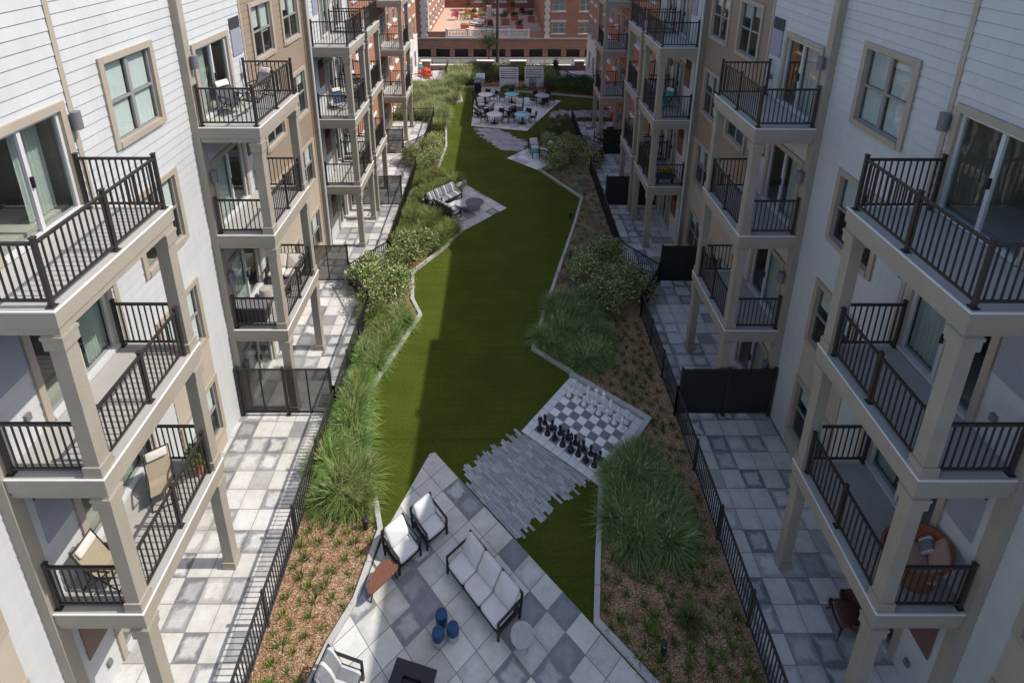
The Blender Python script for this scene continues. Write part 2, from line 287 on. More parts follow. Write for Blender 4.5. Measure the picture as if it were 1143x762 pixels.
# ------------------------------------------------------------------ mesh helpers
class MB:
    def __init__(s): s.v = []; s.f = []; s.uv = []
    def quad(s, a, b, c, d, uv=None):
        i = len(s.v); s.v += [a, b, c, d]; s.f.append((i, i+1, i+2, i+3)); s.uv.append(uv)
    def poly(s, pts, uv=None):
        i = len(s.v); s.v += list(pts); s.f.append(tuple(range(i, i+len(pts)))); s.uv.append(uv)
    def box(s, x0, x1, y0, y1, z0, z1):
        s.hexa([(x0,y0,z0),(x1,y0,z0),(x1,y1,z0),(x0,y1,z0)], [(x0,y0,z1),(x1,y0,z1),(x1,y1,z1),(x0,y1,z1)])
    def hexa(s, lo, hi, uv=None):
        i = len(s.v); n = len(lo); s.v += list(lo) + list(hi)
        s.f.append(tuple(i+n-1-k for k in range(n))); s.uv.append(uv)
        s.f.append(tuple(i+n+k for k in range(n))); s.uv.append(uv)
        for k in range(n):
            j = (k+1) % n
            s.f.append((i+k, i+j, i+n+j, i+n+k)); s.uv.append(uv)
    def prism(s, pts, z0, z1, uv=None):
        s.hexa([(p[0], p[1], z0) for p in pts], [(p[0], p[1], z1) for p in pts], uv)
    def bar(s, p, q, w, h=None, up=(0, 0, 1)):
        h = h or w; p = Vector(p); q = Vector(q); d = (q-p).normalized(); u = Vector(up)
        if abs(d.dot(u)) > .98: u = Vector((0, 1, 0))
        r = d.cross(u).normalized() * w/2; t = r.cross(d).normalized() * h/2
        s.hexa([tuple(p-r-t), tuple(p+r-t), tuple(p+r+t), tuple(p-r+t)], [tuple(q-r-t), tuple(q+r-t), tuple(q+r+t), tuple(q-r+t)])
    def tube(s, path, rad, n=6):
        rad = rad if isinstance(rad, (list, tuple)) else [rad]*len(path); base = len(s.v); P = [Vector(p) for p in path]
        for k, p in enumerate(P):
            d = (P[min(k+1, len(P)-1)] - P[max(k-1, 0)]).normalized(); u = Vector((0, 0, 1)) if abs(d.z) < .95 else Vector((0, 1, 0))
            a = d.cross(u).normalized(); b = a.cross(d)
            for j in range(n):
                t = 2*math.pi*j/n; s.v.append(tuple(p + (a*math.cos(t)+b*math.sin(t))*rad[k]))
        for k in range(len(P)-1):
            for j in range(n):
                j2 = (j+1) % n; s.f.append((base+k*n+j, base+k*n+j2, base+(k+1)*n+j2, base+(k+1)*n+j)); s.uv.append(None)
        s.f.append(tuple(base+j for j in range(n))); s.uv.append(None)
        s.f.append(tuple(base+(len(P)-1)*n+n-1-j for j in range(n))); s.uv.append(None)
    def lathe(s, prof, n=16, c=(0, 0), z0=0):
        base = len(s.v)
        for r, z in prof:
            for j in range(n):
                t = 2*math.pi*j/n; s.v.append((c[0]+r*math.cos(t), c[1]+r*math.sin(t), z0+z))
        for k in range(len(prof)-1):
            for j in range(n):
                j2 = (j+1) % n; s.f.append((base+k*n+j, base+k*n+j2, base+(k+1)*n+j2, base+(k+1)*n+j)); s.uv.append(None)
        s.f.append(tuple(base+n-1-j for j in range(n))); s.uv.append(None)
        s.f.append(tuple(base+(len(prof)-1)*n+j for j in range(n))); s.uv.append(None)
    def cushion(s, x0, x1, y0, y1, z0, z1, crown=.03, M_=None, n=5):
        # a soft box: puffed top and sides, rounded edges
        def sgnp(t, e): return math.copysign(abs(t)**e, t)
        base = len(s.v); cx, cy, cz = (x0+x1)/2, (y0+y1)/2, (z0+z1)/2; hx, hy, hz = (x1-x0)/2, (y1-y0)/2, (z1-z0)/2
        nu, nv = 20, 9
        for a in range(nv):
            ph = -math.pi/2 + math.pi*a/(nv-1)
            for b in range(nu):
                th = 2*math.pi*(b+.5)/nu
                cp, sp_ = sgnp(math.cos(ph), .35), sgnp(math.sin(ph), .55)
                x, y, z = hx*cp*sgnp(math.cos(th), .22), hy*cp*sgnp(math.sin(th), .22), hz*sp_
                z += crown*(1-(x/hx)**2)*(1-(y/hy)**2)*(1 if sp_ > 0 else 0)
                p = (cx+x, cy+y, cz+z); s.v.append(tuple(M_ @ Vector(p)) if M_ else p)
        for a in range(nv-1):
            for b in range(nu):
                b2 = (b+1) % nu; s.f.append((base+a*nu+b, base+a*nu+b2, base+(a+1)*nu+b2, base+(a+1)*nu+b)); s.uv.append(None)
    def build(s, name, m, parent=None, off=None, smooth=False, fix=True):
        o = off or (0, 0, 0)
        me = bpy.data.meshes.new(name); me.from_pydata([(v[0]-o[0], v[1]-o[1], v[2]-o[2]) for v in s.v], [], s.f)
        if any(u is not None for u in s.uv):
            l = me.uv_layers.new(name='UVMap').data; k = 0
            for f, u in zip(s.f, s.uv):
                for j in range(len(f)):
                    l[k].uv = (u[j] if isinstance(u, list) else u) if u is not None else (0, 0); k += 1
        me.materials.append(m)
        if smooth:
            for p in me.polygons: p.use_smooth = True
        me.update()
        ob = bpy.data.objects.new(name, me); col.objects.link(ob)
        if parent: ob.parent = parent
        return ob
def smooth_by_angle(o, deg=40):
    try: o.data.shade_smooth(); o.data.set_sharp_from_angle(angle=R(deg))
    except Exception: pass
    return o
def tag(o, label, cat, group=None):
    o['label'] = label; o['category'] = cat; o['kind'] = 'thing'
    if group: o['group'] = group
    return o
def thing(name, label, cat, loc=(0, 0, 0), rz=0, group=None):
    o = bpy.data.objects.new(name, None); col.objects.link(o); o.empty_display_size = .2
    o.location = loc; o.rotation_euler = (0, 0, rz); return tag(o, label, cat, group)
def children(o): return [c for c in bpy.data.objects if c.parent == o]
def dup(src, loc, rz=0, sc=1., label=None, group=None):
    def cp(o, par):
        c = o.copy(); col.objects.link(c)
        if par: c.parent = par
        for ch in children(o): cp(ch, c)
        return c
    r = cp(src, None); r.location = loc; r.rotation_euler = (0, 0, rz); r.scale = (sc, sc, sc) if not isinstance(sc, tuple) else sc
    if label: r['label'] = label
    if group: r['group'] = group
    return r
def struct(o): o['kind'] = 'structure'; return o
def stuff(o): o['kind'] = 'stuff'; return o

# ------------------------------------------------------------------ ground
def sheet(name, pts, z, m, uvf=None):
    b = MB(); b.poly([(p[0], p[1], z) for p in pts], [uvf(p) for p in pts] if uvf else None)
    return struct(b.build(name, m))
def rot_uv(o, ang, a):
    c, s = math.cos(ang), math.sin(ang)
    return lambda p: (((p[0]-o[0])*c+(p[1]-o[1])*s)/a + 200, (-(p[0]-o[0])*s+(p[1]-o[1])*c)/a + 200)
g = MB(); g.quad((-600, -300, -.06), (600, -300, -.06), (600, 900, -.06), (-600, 900, -.06)); struct(g.build('ground', M['asphalt']))
sheet('lawn', [(-5.2, 2), (5.2, 2), (5.2, 40), (8.4, 40), (8.4, 48.7), (-5.2, 48.7)], 0, M['lawn'])
PUV = .5405
sheet('patio_paving_left', [(-8.5, 1), (-5.2, 1), (-5.2, 40), (-8.5, 40)], .02, M['paver_patio'], rot_uv((-7.6408, 8.6851), 0, PUV))
sheet('patio_paving_right', [(8.5, 1), (5.2, 1), (5.2, 40), (8.5, 40)], .02, M['paver_patio'], rot_uv((6.0559, 12.5201), 0, .549))
sheet('patio_paving_far_left', [(-8.5, 49.3), (-5.3, 51.6), (-5.3, 54.3), (-8.5, 54.3)], .03, M['paver_dining'], rot_uv((0, 0), 0, .55))
sheet('patio_paving_far_right', [(8.5, 49.3), (5.3, 51.6), (5.3, 54.3), (8.5, 54.3)], .03, M['paver_dining'], rot_uv((0, 0), 0, .55))
LB = [(-4.9, 4.2), (-3.81, 7.89), (-3.43, 8.72), (-3.17, 10.3), (-3.93, 12.36), (-4.46, 14.58), (-3.24, 18.42), (-3.69, 19.35), (-3.95, 21.16), (-2.76, 23.01), (-2.02, 24.57)]
LB2 = [(-2.12, 29.51), (-3.32, 30.6), (-3.97, 31.43), (-3.75, 35.1), (-4.59, 43.78), (-3.3, 44.62), (-3.92, 48.54), (-1.95, 48.72)]
LF = [(-5.32, 4.2), (-5.32, 18.4), (-6.5, 20.3), (-5.24, 22.0), (-5.24, 31.0), (-6.38, 33.0), (-5.18, 34.75), (-5.18, 40)]
RB = [(4.6, 5.44), (2.74, 7.42), (1.9, 8.31), (2.16, 9.71), (2.4, 10.84), (2.55, 11.55), (4.36, 13.6), (2.26, 15.42), (.93, 16.58), (1.54, 18.73), (3.53, 25.29), (4.25, 27.94), (2.15, 31.51)]
RB2 = [(1.75, 34.98), (2.5, 36.33), (4.43, 41.1)]
RF = [(-x, y) for x, y in LF]
sheet('mulch_bed_left', LB + [(-4.3, 27.1)] + LB2 + [(-1.95, 54.3), (-5.3, 54.3), (-5.3, 51.6), (-8.5, 49.3), (-8.5, 40)] + LF[::-1], .035, M['mulch'])
sheet('mulch_bed_right', RB + [(3.22, 32.84)] + RB2 + [(5.2, 41.1)] + RF[::-1], .035, M['mulch'])
sheet('mulch_bed_far', [(-1.95, 48.72), (-.1, 48.72), (-.1, 47.9), (1.4, 47.27), (3.83, 46.68), (8.5, 45.4), (8.5, 49.3), (5.3, 51.6), (5.3, 54.3), (-1.95, 54.3)], .031, M['mulch'])
FUV = rot_uv((.1347, 9.3453), -.8152, .5481)
sheet('front_patio', [(-2.09, 12.51), (-2.24, 12.45), (-3.1, 10.3), (-3.43, 8.72), (-3.81, 7.89), (-4.9, 5.4), (-4.9, 4.2), (5.2, 4.2), (5.2, 4.76), (2.74, 7.376), (1.87, 8.30)], .027, M['paver_court'], FUV)
sheet('lounge_patio', [(-2.02, 24.57), (.18, 26.84), (-2.12, 29.51), (-4.3, 27.15)], .044, M['paver_court'], rot_uv((.18, 26.84), R(-46), .55))
sheet('seating_patio', [(.22, 33.26), (2.1, 31.5), (3.22, 32.84), (2.95, 34.2), (1.75, 34.98)], .044, M['paver_dining'], rot_uv((2.1, 31.5), R(-43), .55))
sheet('dining_patio', [(-2.39, 45.1), (-2.33, 39.02), (1.74, 38.05), (4.88, 44.95), (1.6, 45.88), (-.2, 46.2), (-.2, 48.7), (-1.86, 48.7), (-1.86, 45.2)], .027, M['paver_dining'], rot_uv((0, 38), 0, .55))
sheet('alley', [(-12, 54.8), (12, 54.8), (12, 60), (-12, 60)], -.02, M['asphalt'])

def curb(name, pts, w=.13, h=.12, side=1):
    b = MB()
    n = len(pts); V = [Vector(p) for p in pts]; nrm = []
    for k in range(n):
        ds = []
        if k > 0: ds.append((V[k]-V[k-1]).normalized())
        if k < n-1: ds.append((V[k+1]-V[k]).normalized())
        d = sum(ds, Vector((0, 0))).normalized(); nn = Vector((-d.y, d.x))*side
        k_ = max(.45, abs(Vector((-ds[0].y, ds[0].x)).dot(Vector((-d.y, d.x))))); nrm.append(nn*w/k_)
    for k in range(n-1):
        a, c = V[k], V[k+1]; L = (c-a).length; m = max(1, round(L/.9))
        for i in range(m):
            t0 = i/m + (.006/L if i else 0); t1 = (i+1)/m - (.006/L if i < m-1 else 0)
            p, q = a.lerp(c, t0), a.lerp(c, t1); np_, nq = nrm[k].lerp(nrm[k+1], t0), nrm[k].lerp(nrm[k+1], t1)
            b.prism([tuple(p), tuple(q), tuple(q+nq), tuple(p+np_)], -.03, h + rnd.uniform(-.004, .004))
    return struct(b.build(name, M['concrete']))
curb('curb_left', LB, side=1); curb('curb_far_left', LB2, side=1)
curb('curb_lounge', [(-2.12, 29.51), (-4.3, 27.15)], .22, .3, side=-1)
curb('curb_right', RB[:6], side=-1); curb('curb_right_middle', RB[7:], side=-1); curb('curb_right_far', RB2[1:], side=-1)
curb('curb_seating', [(2.1, 31.5), (3.22, 32.84)], .1, .09, side=-1)
curb('curb_far_right', [(-.1, 47.9), (1.4, 47.27), (3.83, 46.68), (8.3, 45.45)], side=1)
# raised edge of the chess slab
e1, e2 = Vector((math.cos(-.6897), math.sin(-.6897))), Vector((-math.sin(-.6897), math.cos(-.6897)))
CB = .2728; C0 = Vector((1.0351, 13.2549))
def ch(i, j): p = C0 + e1*CB*i + e2*CB*j; return (p.x, p.y)
curb('curb_chess', [ch(-1.7, 8.52), ch(8.52, 8.52), ch(8.52, -1.5)], .16, .16, side=1)
b = MB(); P4 = [ch(-1.5, -1.5), ch(8.5, -1.5), ch(8.5, 8.5), ch(-1.5, 8.5)]
b.prism(P4, -.02, .045); o = b.build('chess_floor', M['chess_slab']); struct(o)
uvl = o.data.uv_layers.new(name='UVMap').data
for p in o.data.polygons:
    for li, vi in zip(p.loop_indices, p.vertices):
        v = o.data.vertices[vi].co; w = Vector((v.x, v.y))-C0; uvl[li].uv = (w.dot(e1)/CB+1.5, w.dot(e2)/CB+1.5)

def inside(p, poly):
    c = False; n = len(poly)
    for i in range(n):
        a, d = poly[i], poly[i-1]
        if (a[1] > p[1]) != (d[1] > p[1]) and p[0] < (d[0]-a[0])*(p[1]-a[1])/(d[1]-a[1])+a[0]: c = not c
    return c
def planks(name, poly, ang, w=.075, ln=.24, z=.014, seed=1, ragged=.35):
    rr = random.Random(seed); d = Vector((math.cos(ang), math.sin(ang))); n = Vector((-d.y, d.x)); b = MB()
    cx = Vector((sum(p[0] for p in poly)/len(poly), sum(p[1] for p in poly)/len(poly)))
    for r in range(-60, 60):
        hits = []
        base = cx + n*(r*w)
        for i in range(len(poly)):
            a, c = Vector(poly[i-1]), Vector(poly[i]); e = c-a; den = d.x*(-e.y)+d.y*e.x
            if abs(den) < 1e-9: continue
            q = a-base; t = (q.x*(-e.y)+q.y*e.x)/den; u = (d.x*q.y-d.y*q.x)/den
            if 0 <= u < 1: hits.append(t)
        hits.sort()
        for k in range(0, len(hits)-1, 2):
            t = hits[k] + rr.uniform(-ragged, ragged)*.5; end = hits[k+1] + rr.uniform(-ragged, ragged)*.5
            while t < end-.06:
                l = min(rr.uniform(.7, 1.2)*ln, end-t); p, q = base+d*(t+.003), base+d*(t+l-.003); o_ = n*(w/2-.0028)
                u = (rr.random(), 0); b.prism([tuple(p-o_), tuple(q-o_), tuple(q+o_), tuple(p+o_)], -.02, z+rr.uniform(-.002, .002), uv=u); t += l
    return struct(b.build(name, M['plank']))
planks('plank_path', [(-1.05, 11.45), (-1.12, 12.0), (-.6, 12.45), (.42, 13.24), (2.40, 11.63), (1.45, 11.15), (.9, 10.6), (.22, 10.10)], -.8152, seed=3)
planks('plank_path_middle', [(-2.1, 38.75), (-.25, 38.4), (1.0, 36.9), (1.95, 35.5), (1.02, 34.4), (-.02, 34.6), (-1.28, 36.7)], R(-20), .14, .9, seed=4, ragged=.6)
planks('plank_path_far', [(4.1, 42.5), (5.3, 42.6), (8.3, 42.6), (8.3, 41.0), (5.0, 41.0), (3.5, 41.0)], R(-65), .14, .8, seed=5, ragged=.5)
sheet('gravel_strip', [(-1.86, 45.2), (-.2, 46.2), (-.2, 48.6), (-1.86, 48.6)], .031, M['plank'], lambda p: (.5, .5))

# ------------------------------------------------------------------ apartment buildings
XO, XP, XD, XW = 6.51, 8.015, 8.15, 8.33
def bx(b, sg, a0, a1, y0, y1, z0, z1):
    x0, x1 = sorted((sg*a0, sg*a1)); b.box(x0, x1, y0, y1, z0, z1)
def wall(b, sg, a, y0, y1, z0, z1, holes=(), pitch=.225, lip=.016, gr=.008, gd=.015):
    """wall sheet facing the court with real openings; pitch > 0 makes lap boards with a shadow gap over each"""
    zs = {z0, z1}
    if pitch:
        k = 0
        while z0+k*pitch < z1: zs.add(round(z0+k*pitch, 4)); zs.add(round(min(z1, z0+(k+1)*pitch-gr), 4)); k += 1
    for h in holes:
        for z in h[2:]:
            if z0 < z < z1: zs.add(round(z, 4))
    zs = sorted(zs); zs = [z for i, z in enumerate(zs) if i == 0 or z-zs[i-1] > 1e-3]
    for za, zb in zip(zs, zs[1:]):
        zm = (za+zb)/2; spans = [(y0, y1)]
        for h in holes:
            if h[2] < zm < h[3]:
                ns = []
                for s, e in spans:
                    if h[1] <= s or h[0] >= e: ns.append((s, e)); continue
                    if h[0] > s: ns.append((s, h[0]))
                    if h[1] < e: ns.append((h[1], e))
                spans = ns
        c = math.floor((zm-z0)/pitch) if pitch else 0; t = zm-z0-c*pitch if pitch else 0
        groove = pitch and t > pitch-gr
        f = (lambda z: -gd) if groove else (lambda z: lip*(1-((z-z0)-c*pitch)/pitch)) if pitch else (lambda z: 0.)
        for s, e in spans:
            xa, xb = sg*(a-f(za)), sg*(a-f(zb))
            b.quad((xa, s, za), (xa, e, za), (xb, e, zb), (xb, s, zb))
            if groove: b.quad((sg*a, s, za), (sg*a, e, za), (xa, e, za), (xa, s, za))
            elif pitch and abs(za-(z0+c*pitch)) < 2e-3: b.quad((sg*(a+gd), s, za), (sg*(a+gd), e, za), (xa, e, za), (xa, s, za))
def mk_window(B, off, sg, a, y0, y1, z0, z1, kind='pair', blind=1., trim='trim_light', tw=.14):
    t = MB(); p = a-.045
    bx(t, sg, p, a+.01, y0, y0+tw, z0, z1); bx(t, sg, p, a+.01, y1-tw, y1, z0, z1)
    bx(t, sg, p-.004, a+.01, y0+tw, y1-tw, z1-tw, z1); bx(t, sg, p-.02, a+.01, y0+tw, y1-tw, z0, z0+tw)
    i0, i1, k0, k1 = y0+tw-.02, y1-tw+.02, z0+tw-.02, z1-tw+.02
    for q in ((i0, i0+.018, k0, k1), (i1-.018, i1, k0, k1), (i0+.018, i1-.018, k0, k0+.018), (i0+.018, i1-.018, k1-.018, k1)): bx(t, sg, a+.011, a+.15, *q)
    w = t.build('window', M[trim], B, off)
    f = MB(); i0 += .018; i1 -= .018; k0 += .018; k1 -= .018; fa, fb = a+.035, a+.085
    fw = .045
    for q in ((i0, i0+fw, k0, k1), (i1-fw, i1, k0, k1), (i0+fw, i1-fw, k0, k0+fw), (i0+fw, i1-fw, k1-fw, k1)): bx(f, sg, fa, fb, *q)
    zm = (k0+k1)/2; mids = [i0, i1]
    if kind == 'pair':
        ym = (i0+i1)/2; bx(f, sg, fa-.008, fb, ym-.05, ym+.05, k0+fw, k1-fw); mids = [i0+fw, ym-.05, ym+.05, i1-fw]
    else: mids = [i0+fw, i1-fw]
    for q in range(0, len(mids), 2): bx(f, sg, fa-.004, fb, mids[q], mids[q+1], zm-.03, zm+.03)
    f.build('sash', M['vinyl_grey'] if trim == 'trim_light' else M['vinyl'], w, off)
    gl = MB(); x = sg*(a+.06); gl.quad((x, i0+.02, k0+.02), (x, i1-.02, k0+.02), (x, i1-.02, k1-.02), (x, i0+.02, k1-.02)); gl.build('glass', M['glass'], w, off)
    if blind > 0:
        bl = MB()
        for q in range(0, len(mids), 2):
            n = int((k1-k0)*(1 if blind >= 1 else blind*rnd.choice([.7, 1, 1, 1.2]))/.045)
            for k in range(n):
                z = k1-.03-k*.045; bl.quad((sg*(a+.11), mids[q]+.01, z-.036), (sg*(a+.11), mids[q+1]-.01, z-.036), (sg*(a+.128), mids[q+1]-.01, z), (sg*(a+.128), mids[q]+.01, z))
        bl.build('blind', M['blind'], w, off)
    return w
def mk_door(B, off, sg, a, y0, y1, z, curtain=.5, side=1, tw=.13, trim='trim_light', cd=.22):
    z0, z1 = z+.02, z+2.13; t = MB(); p = a-.05
    bx(t, sg, p, a+.01, y0, y0+tw, z0, z1); bx(t, sg, p, a+.01, y1-tw, y1, z0, z1); bx(t, sg, p-.004, a+.01, y0+tw, y1-tw, z1-.15, z1)
    for q in ((y0+tw-.02, y0+tw, z0, z1-.13), (y1-tw, y1-tw+.02, z0, z1-.13), (y0+tw, y1-tw, z1-.15, z1-.13)): bx(t, sg, a+.011, a+.15, *q)
    d = t.build('sliding_door', M[trim], B, off)
    f = MB(); i0, i1, k0, k1 = y0+tw, y1-tw, z0, z1-.15; ym = (i0+i1)/2
    bx(f, sg, a-.07, a+.14, i0, i1, k0, k0+.07)
    for q in ((i0, i0+.06), (i1-.06, i1)): bx(f, sg, a+.02, a+.10, q[0], q[1], k0+.07, k1)
    bx(f, sg, a+.02, a+.10, i0+.06, i1-.06, k1-.06, k1)
    bx(f, sg, a+.0, a+.07, ym-.045, ym+.03, k0+.07, k1-.06)
    f.build('door_frame', M['vinyl'], d, off)
    gl = MB(); x = sg*(a+.055); gl.quad((x, i0+.03, k0+.04), (x, i1-.03, k0+.04), (x, i1-.03, k1-.03), (x, i0+.03, k1-.03)); gl.build('glass', M['glass'], d, off)
    hb = MB(); bx(hb, sg, a-.05, a, ym-.03, ym+.01, z+.92, z+1.12); hb.build('handle', M['black_metal'], d, off)
    if curtain:
        c = MB(); L = (i1-i0)*curtain; s0 = i0 if side < 0 else i1-L; n = 28
        for k in range(n):
            ya, yb = s0+L*k/n, s0+L*(k+1)/n; xa, xb = sg*(a+cd+.03*math.sin(k*1.5)), sg*(a+cd+.03*math.sin((k+1)*1.5))
            c.quad((xa, ya, k0+.03), (xb, yb, k0+.03), (xb, yb, k1), (xa, ya, k1))
        c.build('curtain', M['curtain'], d, off)
    return d
def rail(b, p, q, z, h=1.07, sp=.122, ends=(True, True), mid=False, pw=.06):
    """picket railing from p to q (xy); posts with base plates and caps"""
    P, Q = Vector(p), Vector(q); d = (Q-P); L = d.length; d.normalize()
    up = lambda v, zz: (v.x, v.y, zz)
    b.bar(up(P, z+h-.03), up(Q, z+h-.03), .05, .045); b.bar(up(P, z+.11), up(Q, z+.11), .035, .04)
    posts = [v for v, e in ((P, ends[0]), (Q, ends[1])) if e] + ([P.lerp(Q, .5)] if mid else [])
    for v in posts:
        b.box(v.x-pw/2, v.x+pw/2, v.y-pw/2, v.y+pw/2, z, z+h+.05); b.box(v.x-pw*.62, v.x+pw*.62, v.y-pw*.62, v.y+pw*.62, z+h+.05, z+h+.075)
        b.box(v.x-pw, v.x+pw, v.y-pw, v.y+pw, z, z+.018)
    n = max(1, round(L/sp))
    for k in range(1, n):
        v = P.lerp(Q, k/n)
        if any((v-w).length < pw*.8 for w in posts): continue
        b.bar(up(v, z+.12), up(v, z+h-.05), .022, .022, up=(0, 1, 0))
def mk_balcony(B, off, sg, y0, y1, lv, top=False, walla=XD, cols=True, colw=.24):
    z = lv*LV; d = MB(); bx(d, sg, XO+.012, walla-.002, y0+.012, y1-.012, z-.12, z)
    bal = d.build('balcony', M['deck'], B, off)
    f = MB()
    for (z0, z1, ins) in ((z-.30, z-.03, 0.), (z-.44, z-.304, .03)):
        bx(f, sg, XO+ins, XO+ins+.06, y0+ins, y1-ins, z0, z1); bx(f, sg, XO+ins+.062, XP+.09, y0+ins, y0+ins+.06, z0, z1); bx(f, sg, XO+ins+.062, XP+.09, y1-ins-.06, y1-ins, z0, z1)
    bx(f, sg, XO+.1, walla-.004, y0+.1, y1-.1, z-.24, z-.20)
    f.build('fascia', M['trim'], bal, off)
    g = MB(); bx(g, sg, XO-.012, XO+.05, y0-.012, y1+.012, z-.028, z-.004); bx(g, sg, XO+.052, XP+.09, y0-.012, y0+.05, z-.028, z-.004); bx(g, sg, XO+.052, XP+.09, y1-.05, y1+.012, z-.028, z-.004)
    g.build('drip_edge', M['flashing'], bal, off)
    r0, e = .10, .10
    xo, xi = sg*(XO+e), sg*(XP+.03)
    ya, yb = y0+e, y1-e
    c0 = XO+.05
    def one(p, q, **k): b = MB(); rail(b, p, q, z, **k); b.build('railing', M['dark_metal'], bal, off)
    if top or not cols:
        one((xo, ya), (xo, yb), mid=True); one((xo, ya), (xi, ya), ends=(False, True)); one((xo, yb), (xi, yb), ends=(False, True))
    else:
        one((sg*(XO+.14), ya+colw), (sg*(XO+.14), yb-colw), mid=True, ends=(True, True)); one((sg*(c0+colw), ya), (xi, ya), ends=(False, True)); one((sg*(c0+colw), yb), (xi, yb), ends=(False, True))
    # columns carrying this deck from the level below
    zb = (lv-1)*LV if lv > 1 else .02; zt = z-.445
    for yy in (y0+.05, y1-.05-colw):
        c = MB(); bx(c, sg, c0, c0+colw, yy, yy+colw, zb, zt)
        bx(c, sg, c0-.028, c0+colw+.028, yy-.028, yy+colw+.028, zb+.052, zb+.21); bx(c, sg, c0-.034, c0+colw+.034, yy-.034, yy+colw+.034, zb, zb+.048)
        bx(c, sg, c0-.036, c0+colw+.036, yy-.036, yy+colw+.036, zt-.27, zt-.085); bx(c, sg, c0-.05, c0+colw+.05, yy-.05, yy+colw+.05, zt-.08, zt-.02); bx(c, sg, c0-.03, c0+colw+.03, yy-.03, yy+colw+.03, zt-.018, zt)
        c.build('column', M['trim'], bal, off)
    return bal
def mk_lamp(B, off, sg, a, y, z):
    b = MB(); b.lathe([(.075, -.17), (.085, -.17), (.085, .17), (.05, .17)], 14, (sg*(a-.13), y), z); bx(b, sg, a-.06, a-.001, y-.05, y+.05, z-.09, z+.09)
    b.build('wall_lamp', M['grey_metal'], B, off)
def mk_panel(B, off, sg, a, y0, y1, z0, z1, m):
    b = MB(); zl = z1-(z1-z0)*.3
    bx(b, sg, a-.028, a-.002, y0, y1, z0, zl-.002); p = b.build('service_panel', M[m], B, off)
    l = MB(); bx(l, sg, a-.022, a-.001, y0, y1, zl, z1)
    for k in range(7): bx(l, sg, a-.034, a-.023, y0+.02, y1-.02, zl+.02+k*(z1-zl-.03)/7, zl+.035+k*(z1-zl-.03)/7)
    l.build('louvre', M['louvre_dark'], p, off)
def mk_outlet(B, off, sg, a, y, z):
    b = MB(); bx(b, sg, a-.06, a-.001, y-.05, y+.05, z-.07, z+.07); b.build('outlet_cover', M['grey_metal'], B, off)

